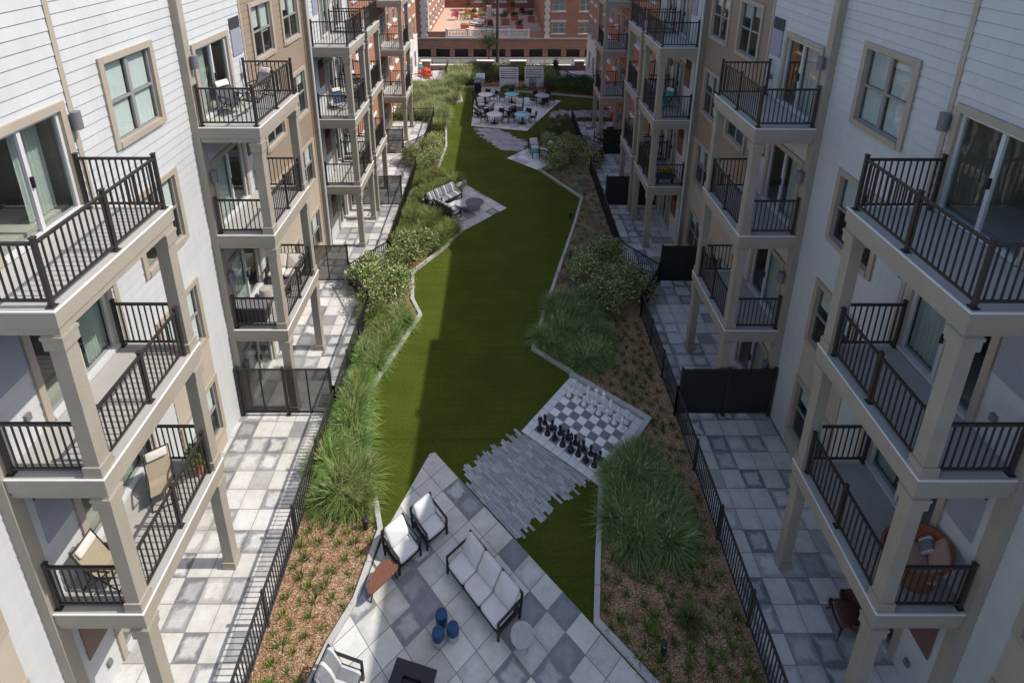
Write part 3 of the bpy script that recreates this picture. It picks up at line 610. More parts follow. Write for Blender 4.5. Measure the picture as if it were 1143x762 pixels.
def building(sg):
    sunny = sg < 0
    off = (sg*XW, 28., 0.)
    B = thing('apartment_building', 'white and tan sided apartment building with balconies, sunlit side left of the lawn' if sunny else 'white and tan sided apartment building with balconies, shaded side right of the lawn', 'building', off)
    rr = random.Random(11 if sunny else 23)
    lv = [0, 1, 2, 3]; dz = [k*LV for k in lv]
    W1 = [(11.03, 12.88)]; WT = [(18.15, 20.0), (20.78, 22.65)]; W0 = [(4.25, 6.13)]
    zw = (.56, 2.56); H = lambda ys, t=.12: [(a+t, b-t, z+zw[0]+t, z+zw[1]-t) for a, b in ys for z in dz]
    doors = [(7.65, 9.71), (14.16, 16.17)]; far_doors = [(24.6, 26.15), (26.75, 28.25)]
    HD = lambda ds: [(a+.12, b-.12, z+.02, z+2.0) for a, b in ds for z in dz]
    # white lap siding
    w = MB()
    wall(w, sg, XW, 1., 6.7, 0, 14.0, H(W0)); wall(w, sg, XD, 6.8, 9.9, 0, 14.0, HD(doors[:1])); wall(w, sg, XW, 9.9, 13.95, 0, 13.95, H(W1))
    wall(w, sg, XD, 14.0, 17.2, 0, 13.8, HD(doors[1:])); wall(w, sg, XD, 23.25, 29.5, 0, 13.65, HD(far_doors))
    w.build('white_siding_wall', M['white_siding'], B, off)
    t = MB(); wall(t, sg, XW, 17.2, 23.15, 5.75, 13.65, H(WT)); t.build('tan_siding_wall', M['tan_siding'], B, off)
    t = MB(); wall(t, sg, XW, 17.2, 23.15, 0, 5.75, H(WT), pitch=0)
    t.build('beige_wall', M['beige_panel'], B, off)
    for ys in (W1+W0):
        for zz in ((2.565, LV+.555), (.02, .555)): t = MB(); bx(t, sg, XW-.028, XW-.019, ys[0], ys[1], *zz); t.build('beige_panel', M['beige_panel'], B, off)
    # brick end of the building
    bw = [(31.0, 32.2), (33.6, 34.8)] + [(40.2+2.35*k, 41.35+2.35*k) for k in range(6)]
    hb = [(a+.02, b_-.02, z+.72, z+2.42) for a, b_ in bw for z in dz]; bd = [(36.6, 38.4)]
    k = MB(); wall(k, sg, XW, 29.5, 36.05, 0, 14.1, hb, pitch=0); wall(k, sg, XD, 36.05, 39.1, 0, 14.1, HD(bd), pitch=0)
    wall(k, sg, XW, 39.1, 47.6, 0, 14.6, hb, pitch=0); wall(k, sg, XW, 47.6, 54.3, 3.75, 14.9, hb, pitch=0)
    bx(k, sg, XW, 16, 54.2, 54.3, 0, 14.9); bx(k, sg, XD, XW, 36.0, 36.05, 0, 14.1); bx(k, sg, XD, XW, 39.1, 39.15, 0, 14.1)
    k.build('brick_wall', M['brick_side'], B, off)
    k = MB(); wall(k, sg, XW-.02, 47.6, 54.3, 0, 3.75, [h for h in hb if h[3] < 3.5], pitch=0); bx(k, sg, XW-.06, XW-.022, 47.6, 54.3, 3.62, 3.76); k.build('ground_floor_panel', M['stone_white'], B, off)
    # corner boards
    for (ya, yb, a0, zt) in ((6.66, 6.88, XD-.025, 14.), (13.88, 14.10, XD-.025, 13.95), (23.12, 23.36, XD-.025, 13.65)):
        p = MB(); bx(p, sg, a0, XW+.02, ya, yb, 0, zt); bx(p, sg, a0-.010, a0+.06, ya-.012, ya-.0005, 0, zt); bx(p, sg, a0-.010, a0-.0005, ya, yb, 0, zt); p.build('corner_pilaster', M['trim'], B, off)
    for (ya, zt) in ((9.82, 14.), (17.12, 13.8)):
        p = MB(); bx(p, sg, XD-.03, XD-.018, ya, ya+.1, 0, zt); bx(p, sg, XD-.03, XW+.02, ya+.101, ya+.112, 0, zt); p.build('corner_board', M['trim_light'], B, off)
    p = MB(); p.tube([(sg*(XP+.06), 22.98, .1), (sg*(XP+.06), 22.98, 13.5)], .045, 8); smooth_by_angle(p.build('downspout', M['vinyl'], B, off))
    # shell: roof, back, interior floors and partitions
    s = MB(); bx(s, sg, XW+.03, 16.2, 1, 54.2, 13.2, 13.4); bx(s, sg, 16.0, 16.2, 1, 54.2, 0, 13.2); bx(s, sg, XW+.03, 16, .9, 1, 0, 13.4)
    for (ya, yb, zt, a) in ((1, 6.6, 14., XW), (6.6, 9.9, 14., XD), (9.9, 13.8, 13.95, XW), (13.8, 17.2, 13.8, XD), (17.2, 23.05, 13.65, XW), (23.05, 29.5, 13.65, XD), (29.5, 39.1, 14.1, XD), (39.1, 47.6, 14.6, XW), (47.6, 54.2, 14.9, XW)):
        bx(s, sg, a+.03, a+.2, ya, yb, 13.41, zt); bx(s, sg, a-.03, a+.21, ya, yb-.002, zt, zt+.04)
    s.build('roof', M['trim'], B, off)
    i = MB(); bx(i, sg, 11.2, 11.35, 1.2, 54.1, 0, 13.1)
    for z in dz: bx(i, sg, XW+.17, 11.19, 1.2, 54.1, z-.2 if z else -.04, z+.03)
    for y in (4, 6.66, 9.95, 13.86, 17.25, 20.4, 23.1, 26.4, 29.5, 33, 36, 39.1, 43, 47, 51): bx(i, sg, XW+.16, 11.19, y-.05, y+.05, .04, 13.1)
    i.build('interior', M['interior'], B, off)
    # openings
    for z, L in zip(dz, lv):
        for ys in W1: mk_window(B, off, sg, XW-.017, ys[0], ys[1], z+zw[0], z+zw[1], blind=1. if L == 3 else rr.choice([.45, .5, 1.]))
        for ys in W0: mk_window(B, off, sg, XW-.017, ys[0], ys[1], z+zw[0], z+zw[1], blind=.5)
        for ys in WT: mk_window(B, off, sg, XW-.017 if z > 5 else XW, ys[0], ys[1], z+zw[0], z+zw[1], blind=rr.choice([.3, .5, .5, .6]))
        cu = [.35, .4, .45, .5]
        mk_door(B, off, sg, XD-.017, *doors[0], z, curtain=((.34 if sunny else 0) if L == 3 else rr.choice([.3, .5])), side=1, cd=.5 if L == 3 else .22)
        mk_door(B, off, sg, XD-.017, *doors[1], z, curtain=rr.choice([.45, .55]), side=-1)
        mk_door(B, off, sg, XD-.017, *far_doors[0], z, curtain=.4, side=1); mk_door(B, off, sg, XD-.017, *far_doors[1], z, curtain=.4, side=-1)
        mk_door(B, off, sg, XD, *bd[0], z, curtain=.3, side=1)
        mk_panel(B, off, sg, XD-.017, 7.02, 7.62, z+1.27, z+2.75, 'panel_brown' if L in (0,) else 'panel_grey')
        mk_panel(B, off, sg, XD-.017, 16.38, 17.02, z+1.27, z+2.4, 'panel_grey' if L == 3 else 'panel_brown')
        mk_panel(B, off, sg, XD-.017, 23.85, 24.5, z+1.2, z+2.4, 'panel_brown' if L < 3 else 'panel_grey'); mk_panel(B, off, sg, XD-.017, 28.4, 29.0, z+1.2, z+2.4, 'panel_grey')
        mk_lamp(B, off, sg, XD-.017, 9.80, z+1.72); mk_lamp(B, off, sg, XD-.017, 14.04, z+1.72); mk_lamp(B, off, sg, XD-.017, 26.42, z+1.72); mk_lamp(B, off, sg, XD-.017, 36.45, z+1.72)
        mk_outlet(B, off, sg, XD-.017, 7.35, z+.55); mk_outlet(B, off, sg, XD-.017, 16.7, z+.6)
        for a, b_ in bw:
            if a > 47 and L == 0: wz = XW-.02
            else: wz = XW
            w_ = mk_window(B, off, sg, wz+.06, a, b_, z+.7, z+2.44, kind='single', blind=.4, trim='vinyl', tw=.06)
            ln = MB(); bx(ln, sg, XW-.06, XW+.05, a-.12, b_+.12, z+2.44, z+2.66); ln.build('stone_lintel', M['stone_white'], w_, off); ln = MB(); bx(ln, sg, XW-.09, XW+.05, a-.1, b_+.1, z+.58, z+.698); ln.build('stone_sill', M['stone_white'], w_, off)
    for L in (1, 2, 3):
        mk_balcony(B, off, sg, 6.68, 9.71, L, top=(L == 3)); mk_balcony(B, off, sg, 13.85, 16.85, L, top=(L == 3))
        mk_balcony(B, off, sg, 23.12, 25.92, L, top=(L == 3)); mk_balcony(B, off, sg, 26.48, 29.3, L, top=(L == 3))
        mk_balcony(B, off, sg, 36.1, 39.0, L, top=(L == 3))
    return B
BL, BR = building(-1), building(1)

# ------------------------------------------------------------------ fences and screens
def fence(pts, label, sp=.11):
    p0 = pts[0]; o = thing('metal_fence', label, 'fence', (p0[0], p0[1], .03))
    for a, c in zip(pts, pts[1:]):
        A, C = Vector(a), Vector(c); L = (C-A).length; m = max(1, round(L/1.75))
        for k in range(m):
            b = MB(); rail(b, tuple(A.lerp(C, k/m)), tuple(A.lerp(C, (k+1)/m)), 0, h=1.05, sp=sp, ends=(True, k == m-1), pw=.055)
            b.build('fence_panel', M['dark_metal'], o, (p0[0], p0[1], 0))
FX = 5.32
fence([(-FX, 4.6), (-FX, 13.8), (-FX, 18.4), (-6.5, 20.3), (-5.24, 22.0), (-5.24, 27), (-5.24, 31.0), (-6.38, 33.0), (-5.18, 34.75), (-5.18, 40), (-8.2, 40)], 'long dark picket fence zigzagging between left patios and grass bed')
fence([(FX, 4.6), (FX, 13.8), (FX, 18.4), (6.5, 20.3), (5.24, 22.0), (5.24, 27), (5.24, 31.0), (6.38, 33.0), (5.18, 34.75), (5.18, 40), (8.2, 40)], 'long dark picket fence zigzagging between right patios and mulch bed')
fence([(-8.2, 49.2), (-5.36, 51.5), (-5.36, 54.2)], 'short dark fence round the far patio with red chairs', .13)
fence([(8.2, 48.9), (6.6, 49.0), (5.36, 51.5), (5.36, 54.2)], 'short dark fence round the far right patio', .13)
def screen(sg, x0, x1, y, label):
    o = thing('privacy_screen', label, 'screen', (sg*(x0+x1)/2, y, .02)); off = (sg*(x0+x1)/2, y, 0)
    f = MB(); n = 2 if x1-x0 > 1.9 else 1
    xs = [x0+(x1-x0)*k/n for k in range(n+1)]
    for k, x in enumerate(xs): bx(f, sg, x-.035, x+.035, y-.035, y+.035, 0, 1.86); bx(f, sg, x-.06, x+.06, y-.06, y+.06, 0, .02)
    for a, c in zip(xs, xs[1:]):
        bx(f, sg, a+.035, c-.035, y-.02, y+.02, 1.76, 1.80); bx(f, sg, a+.035, c-.035, y-.02, y+.02, .10, .14)
        mm = (a+c)/2; bx(f, sg, mm-.018, mm+.018, y-.018, y+.018, .14, 1.76)
    f.build('screen_frame', M['dark_metal'], o, off)
    p = MB(); bx(p, sg, x0+.035, x1-.035, y-.003, y+.003, .14, 1.76); p.build('mesh_panel', M['screen'] if sg < 0 else M['black_metal'], o, off)  # right panels opaque black: shade over the mesh is put into the colour
for sg, nm in ((-1, 'left'), (1, 'right')):
    look = 'see-through bronze mesh' if sg < 0 else 'shade-darkened black mesh'
    screen(sg, 5.40, 8.25, 13.8, f'{look} privacy screen between {nm} patios, nearest of the four')
    screen(sg, 6.6, 8.3, 20.5, f'{look} privacy screen between {nm} patios, second from the camera')
    screen(sg, 5.45, 8.3, 27.05, f'{look} privacy screen between {nm} patios, third from the camera')
    screen(sg, 6.45, 8.3, 33.8, f'{look} privacy screen between {nm} patios, farthest of the four')

# ------------------------------------------------------------------ furniture builders
def seat_parts(t, w, d, seats, fabric, arm_h=.56, back_h=.72, seat_z=.30, frame='black_metal', two_arms=True):
    """metal framed lounge seat, front at -y, centred; cushions are parts"""
    f = MB(); x, y, bw = w/2, d/2, .045
    for sx in (-1, 1):
        if not two_arms and sx > 0: pass
        f.bar((sx*(x-.02), -y+.02, 0), (sx*(x-.02), -y+.02, arm_h), bw); f.bar((sx*(x-.02), y-.06, 0), (sx*(x-.02), y+.02, back_h), bw)
        f.bar((sx*(x-.02), -y, arm_h), (sx*(x-.02), y-.02, arm_h), .05, .03); f.bar((sx*(x-.02), -y+.04, seat_z-.05), (sx*(x-.02), y-.04, seat_z-.05), .035, .04)
    f.bar((-x+.02, -y+.02, seat_z-.05), (x-.02, -y+.02, seat_z-.05), .035, .05); f.bar((-x+.02, y-.05, seat_z-.05), (x-.02, y-.05, seat_z-.05), .035, .05)
    f.bar((-x, y+.02, back_h), (x, y+.02, back_h), .045, .035)
    for k in range(1, seats*3): f.bar((-x+w*k/(seats*3), y-.03, seat_z), (-x+w*k/(seats*3), y+.02, back_h), .015)
    f.box(-x+.04, x-.04, -y+.03, y-.05, seat_z-.06, seat_z-.035)
    f.build('frame', M[frame], t)
    cw = (w-.10)/seats
    for k in range(seats):
        x0 = -x+.05+k*cw
        c = MB(); c.cushion(x0+.006, x0+cw-.006, -y+.0, y-.16, seat_z-.03, seat_z+.11, .02); c.build('seat_cushion', M[fabric], t, smooth=True)
        c = MB(); T = Matrix.Translation((x0+cw/2, y-.15, seat_z+.31)) @ Matrix.Rotation(R(rnd.uniform(-2.5, 2.5)), 4, 'Z') @ Matrix.Rotation(R(61+rnd.uniform(-5, 4)), 4, 'X')
        c.cushion(-cw/2+.008, cw/2-.008, -.25, .25, -.065, .065, .04, T); c.build('back_cushion', M[fabric], t, smooth=True)
def lounge_seat(name, label, cat, loc, rz, w, d, seats, fabric, group=None, **k):
    t = thing(name, label, cat, (*loc, k.pop('z', .03)), rz, group); seat_parts(t, w, d, seats, fabric, **k); return t
lounge_seat('sofa', 'three-seat sofa with grey cushions and black frame on the front patio', 'sofa', (-.575, 8.875), R(-47.5), 1.84, .72, 3, 'cushion')
lounge_seat('armchair', 'black framed armchair with pale cushions, standing nearer the lawn tip of front patio', 'armchair', (-1.975, 10.265), R(41.6), .64, .70, 1, 'cushion_light')
lounge_seat('armchair', 'black framed armchair with pale cushions beside the wooden leaf-shaped table', 'armchair', (-2.58, 9.725), R(44), .66, .70, 1, 'cushion_light')
lounge_seat('lounge_chair', 'grey and white striped lounge chair at bottom edge near fire table', 'armchair', (-3.41, 7.13), R(75), .66, .74, 1, 'striped')
t = thing('side_table', 'round grey stone table beside the end of the grey sofa', 'table', (.29, 7.88, .03))
b = MB(); b.lathe([(.235, .375), (.25, .385), (.25, .42), (.24, .43)], 28); smooth_by_angle(b.build('tabletop', M['cast_stone'], t))
b = MB(); b.lathe([(.15, 0), (.15, .03), (.125, .16), (.14, .30), (.17, .374)], 22); smooth_by_angle(b.build('pedestal', M['cast_stone'], t))
for k, (x, y, lab) in enumerate(((-1.47, 8.28, 'blue-topped ceramic stool farthest back of the three on front patio'), (-1.51, 7.95, 'blue-topped ceramic stool on the left of the three on front patio'), (-1.20, 8.04, 'blue-topped ceramic stool on the right of the three on front patio'))):
    t = thing('garden_stool', lab, 'stool', (x, y, .03), 0, 'ceramic garden stools')
    b = MB(); b.lathe([(.105, 0), (.125, .05), (.135, .18), (.135, .22)], 24); smooth_by_angle(b.build('stool_base', M['ceramic_blue'] if k == 0 else M['cast_stone'], t))
    b = MB(); b.lathe([(.136, .222), (.138, .30), (.13, .36), (.12, .375), (.118, .382), (.06, .39)], 24); smooth_by_angle(b.build('stool_top', M['ceramic_blue'], t))
WT = [(-3.18, 8.66), (-3.10, 8.62), (-3.02, 8.66), (-2.82, 8.86), (-2.62, 9.07), (-2.56, 9.16), (-2.60, 9.25), (-2.70, 9.31), (-2.82, 9.35), (-2.95, 9.33), (-3.05, 9.22), (-3.16, 8.98), (-3.20, 8.78)]
def leaf_table(loc, outline, z, m, label, legs, rz=0, name='coffee_table', group=None):
    t = thing(name, label, 'table', (*loc, .03), rz, group)
    b = MB(); b.prism([(x-loc[0], y-loc[1]) for x, y in outline], z-.03, z); smooth_by_angle(b.build('tabletop', M[m], t))
    for lx, ly in legs:
        b = MB(); x, y = lx-loc[0], ly-loc[1]; b.tube([(x*1.12, y*1.12, 0), (x*.72, y*.72, z-.03)], [.014, .02], 8); b.build('leg', M['black_metal'], t)
leaf_table((-2.9, 9.0), WT, .43, 'red_wood', 'red-brown slatted wooden leaf-shaped table beside an armchair and the curb', [(-3.11, 8.74), (-2.64, 9.18), (-3.02, 9.26)])
t = thing('fire_table', 'square black fire pit table at bottom of the front patio', 'fire table', (-1.99, 6.985, .03), R(-14))
b = MB()
for q in ((-.44, .44, .2, .44), (-.44, .44, -.44, -.2), (-.44, -.2, -.2, .2), (.2, .44, -.2, .2)): b.box(*q, .34, .385)
smooth_by_angle(b.build('tabletop', M['black_metal'], t))
b = MB(); b.box(-.38, .38, -.38, .38, 0, .28); b.box(-.2, .2, -.2, .2, .281, .30); b.build('base', M['black_metal'], t)
b = MB(); b.tube([(.17*math.cos(a), .12*math.sin(a), .315) for a in [k*.524 for k in range(13)]], .012, 6); b.build('burner', M['grey_metal'], t)
# sofa corner set on the lounge patio
lounge_seat('sofa', 'striped grey sofa facing the lawn on the middle left patio', 'sofa', (-3.235, 27.39), R(47), 2.05, .72, 4, 'striped', z=.045)
lounge_seat('sofa', 'striped grey sofa seen from behind against tall grass on middle left patio', 'sofa', (-2.97, 26.15), R(136.6), 1.5, .68, 2, 'striped', z=.045)
def egg(cx, cy, r, k=.8, rot=0):
    return [(cx+math.cos(rot)*x-math.sin(rot)*y, cy+math.sin(rot)*x+math.cos(rot)*y) for x, y in [(r*math.cos(a)*(1.15 if math.cos(a) > 0 else .8), r*k*math.sin(a)) for a in [q*.3142 for q in range(20)]]]
leaf_table((-1.6, 26.65), egg(-1.6, 26.65, .50, .95, .4), .47, 'slate_top', 'dark brown rounded triangular coffee table on middle left patio', [(-1.9, 26.5), (-1.3, 26.75), (-1.7, 27.0)])
leaf_table((-2.15, 26.6), egg(-2.15, 26.6, .40, .9, 2.6), .42, 'grey_top', 'pale grey leaf-shaped coffee table beside the dark one on middle left patio', [(-2.05, 26.35), (-2.4, 26.7), (-2.0, 26.85)])
# seating patio on the right
lounge_seat('armchair', 'pale cushioned armchair facing the camera beside a teal table', 'armchair', (2.05, 34.35), R(8), .66, .72, 1, 'cushion', z=.045)
lounge_seat('armchair', 'pale cushioned armchair seen from the side next to white-flecked shrub', 'armchair', (2.72, 33.15), R(148), .66, .72, 1, 'cushion', z=.045)
lounge_seat('armchair', 'pale cushioned armchair with dark frame half hidden by the shrub, middle right patio', 'armchair', (2.85, 34.0), R(-75), .64, .70, 1, 'cushion', z=.045)
t = thing('side_table', 'small round teal table between pale armchairs on middle right patio', 'table', (1.98, 33.35, .045))
b = MB(); b.lathe([(.25, .44), (.26, .45), (.26, .47), (.25, .475)], 20); smooth_by_angle(b.build('tabletop', M['teal'], t))
for a in (0, 2.1, 4.2): b = MB(); b.bar((.2*math.cos(a), .2*math.sin(a), 0), (.15*math.cos(a), .15*math.sin(a), .44), .025); b.build('leg', M['black_metal'], t)
# dining sets
def dining_chair(loc, rz, label):
    t = thing('dining_chair', label, 'chair', (*loc, .03), rz, 'black dining chairs round the far tables')
    b = MB(); b.box(-.22, .22, -.22, .22, .42, .455); b.build('seat', M['black_metal'], t)
    b = MB(); b.bar((-.21, .21, .46), (-.21, .29, .88), .03); b.bar((.21, .21, .46), (.21, .29, .88), .03); b.hexa([(-.2, .22, .52), (.2, .22, .52), (.2, .24, .52), (-.2, .24, .52)], [(-.2, .28, .87), (.2, .28, .87), (.2, .30, .87), (-.2, .30, .87)])
    b.build('backrest', M['black_metal'], t)
    for sx in (-1, 1):
        for sy in (-1, 1): b = MB(); b.bar((sx*.22, sy*.21, 0), (sx*.2, sy*.19, .42), .03); b.build('leg', M['black_metal'], t)
    for sx in (-1, 1): b = MB(); b.bar((sx*.23, -.18, .64), (sx*.23, .22, .64), .03, .025); b.bar((sx*.23, -.18, .45), (sx*.23, -.18, .64), .025); b.build('arm', M['black_metal'], t)
    return t
TABLES = [(-1.42, 44.36, 'table_top', 'white round dining table back left on the far patio', [(-150), 30, 80, 170]), (.75, 44.48, 'mosaic_top', 'turquoise-topped round dining table at back of far patio', [170, -20, 90]), (3.26, 44.08, 'grey_top', 'grey round dining table at right end of far patio', [200, -20, 60, 120, -80]),
          (-.62, 39.58, 'table_top', 'white round dining table front left on the far patio', [170, 10, 125, 60]), (1.45, 39.59, 'mosaic_top', 'turquoise-topped round dining table at front of the far patio', [170, 10, 125, 60])]
for x, y, m, lab, degs in TABLES:
    t = thing('dining_table', lab, 'table', (x, y, .03), 0, 'round dining tables on the far patio')
    b = MB(); b.lathe([(.58, .70), (.60, .71), (.60, .735), (.59, .74)], 32); smooth_by_angle(b.build('tabletop', M[m], t))
    b = MB(); b.lathe([(.28, 0), (.28, .02), (.05, .05), (.045, .68), (.2, .70)], 16); smooth_by_angle(b.build('pedestal', M['black_metal'], t))
    short = lab.split(' on ')[0].split(' at ')[0]
    where = {(-1.42): 'back left white', .75: 'back turquoise', 3.26: 'right-hand grey', -.62: 'front left white', 1.45: 'front turquoise'}[x]
    for n_, dg in enumerate(degs):
        a = R(dg); side = 'left' if math.cos(a) < -.3 else 'right' if math.cos(a) > .3 else ('far' if math.sin(a) > 0 else 'near')
        extra = ' slightly behind' if side != 'far' and .5 < math.sin(a) else ' slightly in front' if side != 'near' and math.sin(a) < -.4 else ''
        dining_chair((x+.80*math.cos(a), y+.80*math.sin(a)), a-math.pi/2, f'black dining chair{extra} on the {side} side of {where} table')
for (x, y, rz, lab) in ((-1.75, 43.05, 10, 'pale lounge chair facing the camera in front of back left white table'), (-1.85, 41.1, 130, 'pale lounge chair angled away at left edge of far patio'), (1.3, 42.7, -8, 'pale lounge chair facing the camera in middle of far patio'), (.55, 41.6, -140, 'pale lounge chair turned away from camera in middle of far patio'), (-1.1, 42.0, -100, 'pale lounge chair facing left, between the white dining tables')):
    lounge_seat('lounge_chair', lab, 'armchair', (x, y), R(rz), .68, .74, 1, 'cushion', group='pale lounge chairs on the far patio')
t = thing('trash_bin', 'tall black trash bin at left corner of the far patio', 'bin', (-2.15, 47.2, .03))
b = MB(); b.box(-.27, .27, -.27, .27, 0, .95); b.build('bin_body', M['black_metal'], t); b = MB(); b.hexa([(-.29, -.29, .952), (.29, -.29, .952), (.29, .29, .952), (-.29, .29, .952)], [(-.2, -.2, 1.08), (.2, -.2, 1.08), (.2, .2, 1.08), (-.2, .2, 1.08)]); b.build('bin_lid', M['grey_metal'], t)
t = thing('barbecue_grill', 'silver barbecue grill in planting behind the far patio', 'grill', (-2.0, 49.6, .03))
b = MB(); b.box(-.38, .38, -.3, .3, 0, .62); b.build('cabinet', M['steel'], t)
b = MB(); b.hexa([(-.4, -.32, .63), (.4, -.32, .63), (.4, .32, .63), (-.4, .32, .63)], [(-.4, -.1, .98), (.4, -.1, .98), (.4, .28, .98), (-.4, .28, .98)]); b.build('lid', M['steel'], t)
b = MB(); b.tube([(-.3, -.36, .76), (.3, -.36, .76)], .018, 8); b.build('handle', M['black_metal'], t)
b = MB(); b.box(-.7, -.41, -.28, .28, .58, .62); b.build('side_shelf', M['steel'], t)
def slat_shelter(x0, x1, y, label, dark):
    cx = (x0+x1)/2; w = (x1-x0)/2; t = thing('slatted_shelter', label, 'shelter', (cx, y, .03), 0, 'pale slatted shelters behind the dining tables')
    f = MB()
    for sx in (-1, 1): f.box(sx*w-.04, sx*w+.04, -.04, .04, 0, 1.05); f.box(sx*w-.04, sx*w+.04, .86, .94, 0, 1.66)
    f.box(-w+.04, w-.04, .87, .93, 1.56, 1.64); f.box(-w+.04, w-.04, -.03, .03, .96, 1.04)
    f.build('frame', M['canvas'], t)
    s = MB()
    for k in range(6): z = 1.06+.58*k/5; s.box(-w-.05, w+.05, -.08+.17*k, .04+.17*k, z, z+.035)
    s.build('roof_slats', M['canvas'], t)
    p = MB()
    for k in range(5): p.box(-w+.045, w-.045, -.02, .02, .06+k*.165, .06+k*.165+.155)
    p.build('panel', M['canvas'], t)
slat_shelter(-.22, 1.38, 48.5, 'pale slatted shelter behind the far patio, left of the two', False)
slat_shelter(2.06, 3.66, 48.7, 'pale slatted shelter with grill in front, right of the two', True)
t = thing('barbecue_grill', 'dark barbecue grill in front of the right slatted shelter', 'grill', (2.65, 48.1, .03))
b = MB(); b.box(-.3, .3, -.25, .25, .3, .7); b.build('cabinet', M['grey_metal'], t); b = MB(); b.hexa([(-.32, -.27, .71), (.32, -.27, .71), (.32, .27, .71), (-.32, .27, .71)], [(-.32, -.1, 1.), (.32, -.1, 1.), (.32, .22, 1.), (-.32, .22, 1.)]); b.build('lid', M['grey_metal'], t)
for sx in (-1, 1):
    for sy in (-1, 1): b = MB(); b.bar((sx*.28, sy*.22, 0), (sx*.28, sy*.22, .3), .03); b.build('leg', M['black_metal'], t)

# chess pieces
def turned(kind):
    P = {'pawn': [(.105, 0), (.105, .03), (.085, .05), (.09, .08), (.05, .12), (.035, .22), (.06, .235), (.04, .25), (.055, .28), (.062, .315), (.05, .35), (.02, .368)],
         'rook': [(.115, 0), (.115, .035), (.09, .06), (.095, .09), (.06, .13), (.05, .30), (.075, .32), (.075, .35), (.085, .37), (.085, .44), (.06, .44), (.06, .41)],
         'knight': [(.115, 0), (.115, .035), (.09, .06), (.095, .09), (.06, .13), (.055, .17)],
         'bishop': [(.115, 0), (.115, .035), (.09, .06), (.095, .10), (.055, .15), (.038, .34), (.075, .36), (.04, .38), (.055, .43), (.06, .47), (.04, .53), (.015, .555), (.022, .575), (.005, .59)],
         'queen': [(.12, 0), (.12, .035), (.095, .07), (.10, .11), (.058, .16), (.04, .42), (.08, .44), (.045, .46), (.06, .52), (.085, .58), (.06, .575), (.03, .60), (.03, .62), (.005, .64)],
         'king': [(.125, 0), (.125, .04), (.10, .08), (.105, .12), (.06, .17), (.042, .46), (.085, .48), (.048, .50), (.065, .57), (.08, .62), (.05, .65), (.02, .66)]}[kind]
    b = MB(); b.lathe(P, 20)
    if kind == 'king': b.box(-.012, .012, -.012, .012, .655, .74); b.box(-.035, .035, -.01, .01, .69, .712)
    if kind == 'knight':
        sil = [(-.06, .15), (.06, .15), (.065, .25), (.05, .34), (.03, .40), (.0, .44), (-.015, .40), (-.07, .36), (-.10, .30), (-.085, .27), (-.03, .29), (-.02, .25), (-.06, .20)]
        i = len(b.v); n = len(sil)
        b.hexa([(x, -.032, z) for x, z in sil], [(x, .032, z) for x, z in sil])
    if kind == 'rook':
        for k in range(5): a = k*1.2566; b.box(.07*math.cos(a)-.02, .07*math.cos(a)+.02, .07*math.sin(a)-.02, .07*math.sin(a)+.02, .44, .47)
    return b
protos = {}
back = ['rook', 'knight', 'bishop', 'queen', 'king', 'bishop', 'knight', 'rook']
ordn = ['first', 'second', 'third', 'fourth', 'fifth', 'sixth', 'seventh', 'eighth']
for colr in ('white', 'black'):
    for kind in ('pawn', 'rook', 'knight', 'bishop', 'queen', 'king'):
        pass
    for i in range(8):
        for j, kind in ((0 if colr == 'black' else 7, back[i]), (1 if colr == 'black' else 6, 'pawn')):
            key = (colr, kind); x, y = ch(i+rnd.uniform(-.06, .06), j+rnd.uniform(-.06, .06)); rz = math.atan2(e2.y, e2.x)*0 + (-.6897 + (R(90) if colr == 'black' else R(-90))) + rnd.uniform(-.15, .15)
            if key not in protos:
                o = smooth_by_angle(turned(kind).build('chess_'+kind, M['chess_'+colr]), 35); protos[key] = o
            else: o = protos[key].copy(); col.objects.link(o)
            o.location = (x, y, .046); o.scale = (.80, .80, .95); o.rotation_euler = (0, 0, rz)
            if kind == 'pawn': lab = f'{colr} chess pawn, {ordn[i]} from left in its row on the giant board'
            elif kind in ('queen', 'king'): lab = f'tall {colr} chess {kind} in the middle of the back row'
            else: lab = f'{colr} chess {kind} near the {"left" if i < 4 else "right"} end of the {colr} back row'
            tag(o, lab, 'chess piece', f'{colr} chess pieces on the giant board')

# bollard lights
for k, (x, y, lab) in enumerate(((-3.62, 10.35, 'dark bollard light in left mulch beside the pale armchairs'), (3.3, 7.75, 'dark bollard light in the right mulch near front patio'), (3.0, 22.2, 'dark bollard light by the right curb, among grey ground cover'), (3.45, 25.9, 'dark bollard light farther along the right curb, among grey ground cover'), (-3.4, 23.85, 'dark bollard light at the left curb below the meadow grass'), (2.35, 15.7, 'dark bollard light between chess board and dark grass'))):
    t = thing('bollard_light', lab, 'bollard light', (x, y, .03), 0, 'bollard lights in the beds')
    b = MB(); b.lathe([(.06, 0), (.06, .30)], 14); smooth_by_angle(b.build('post', M['black_metal'], t))
    b = MB(); b.lathe([(.045, .301), (.045, .34)], 14); smooth_by_angle(b.build('lens', M['table_top'], t)); b = MB(); b.lathe([(.06, .341), (.06, .38), (.05, .39)], 14); smooth_by_angle(b.build('cap', M['black_metal'], t))

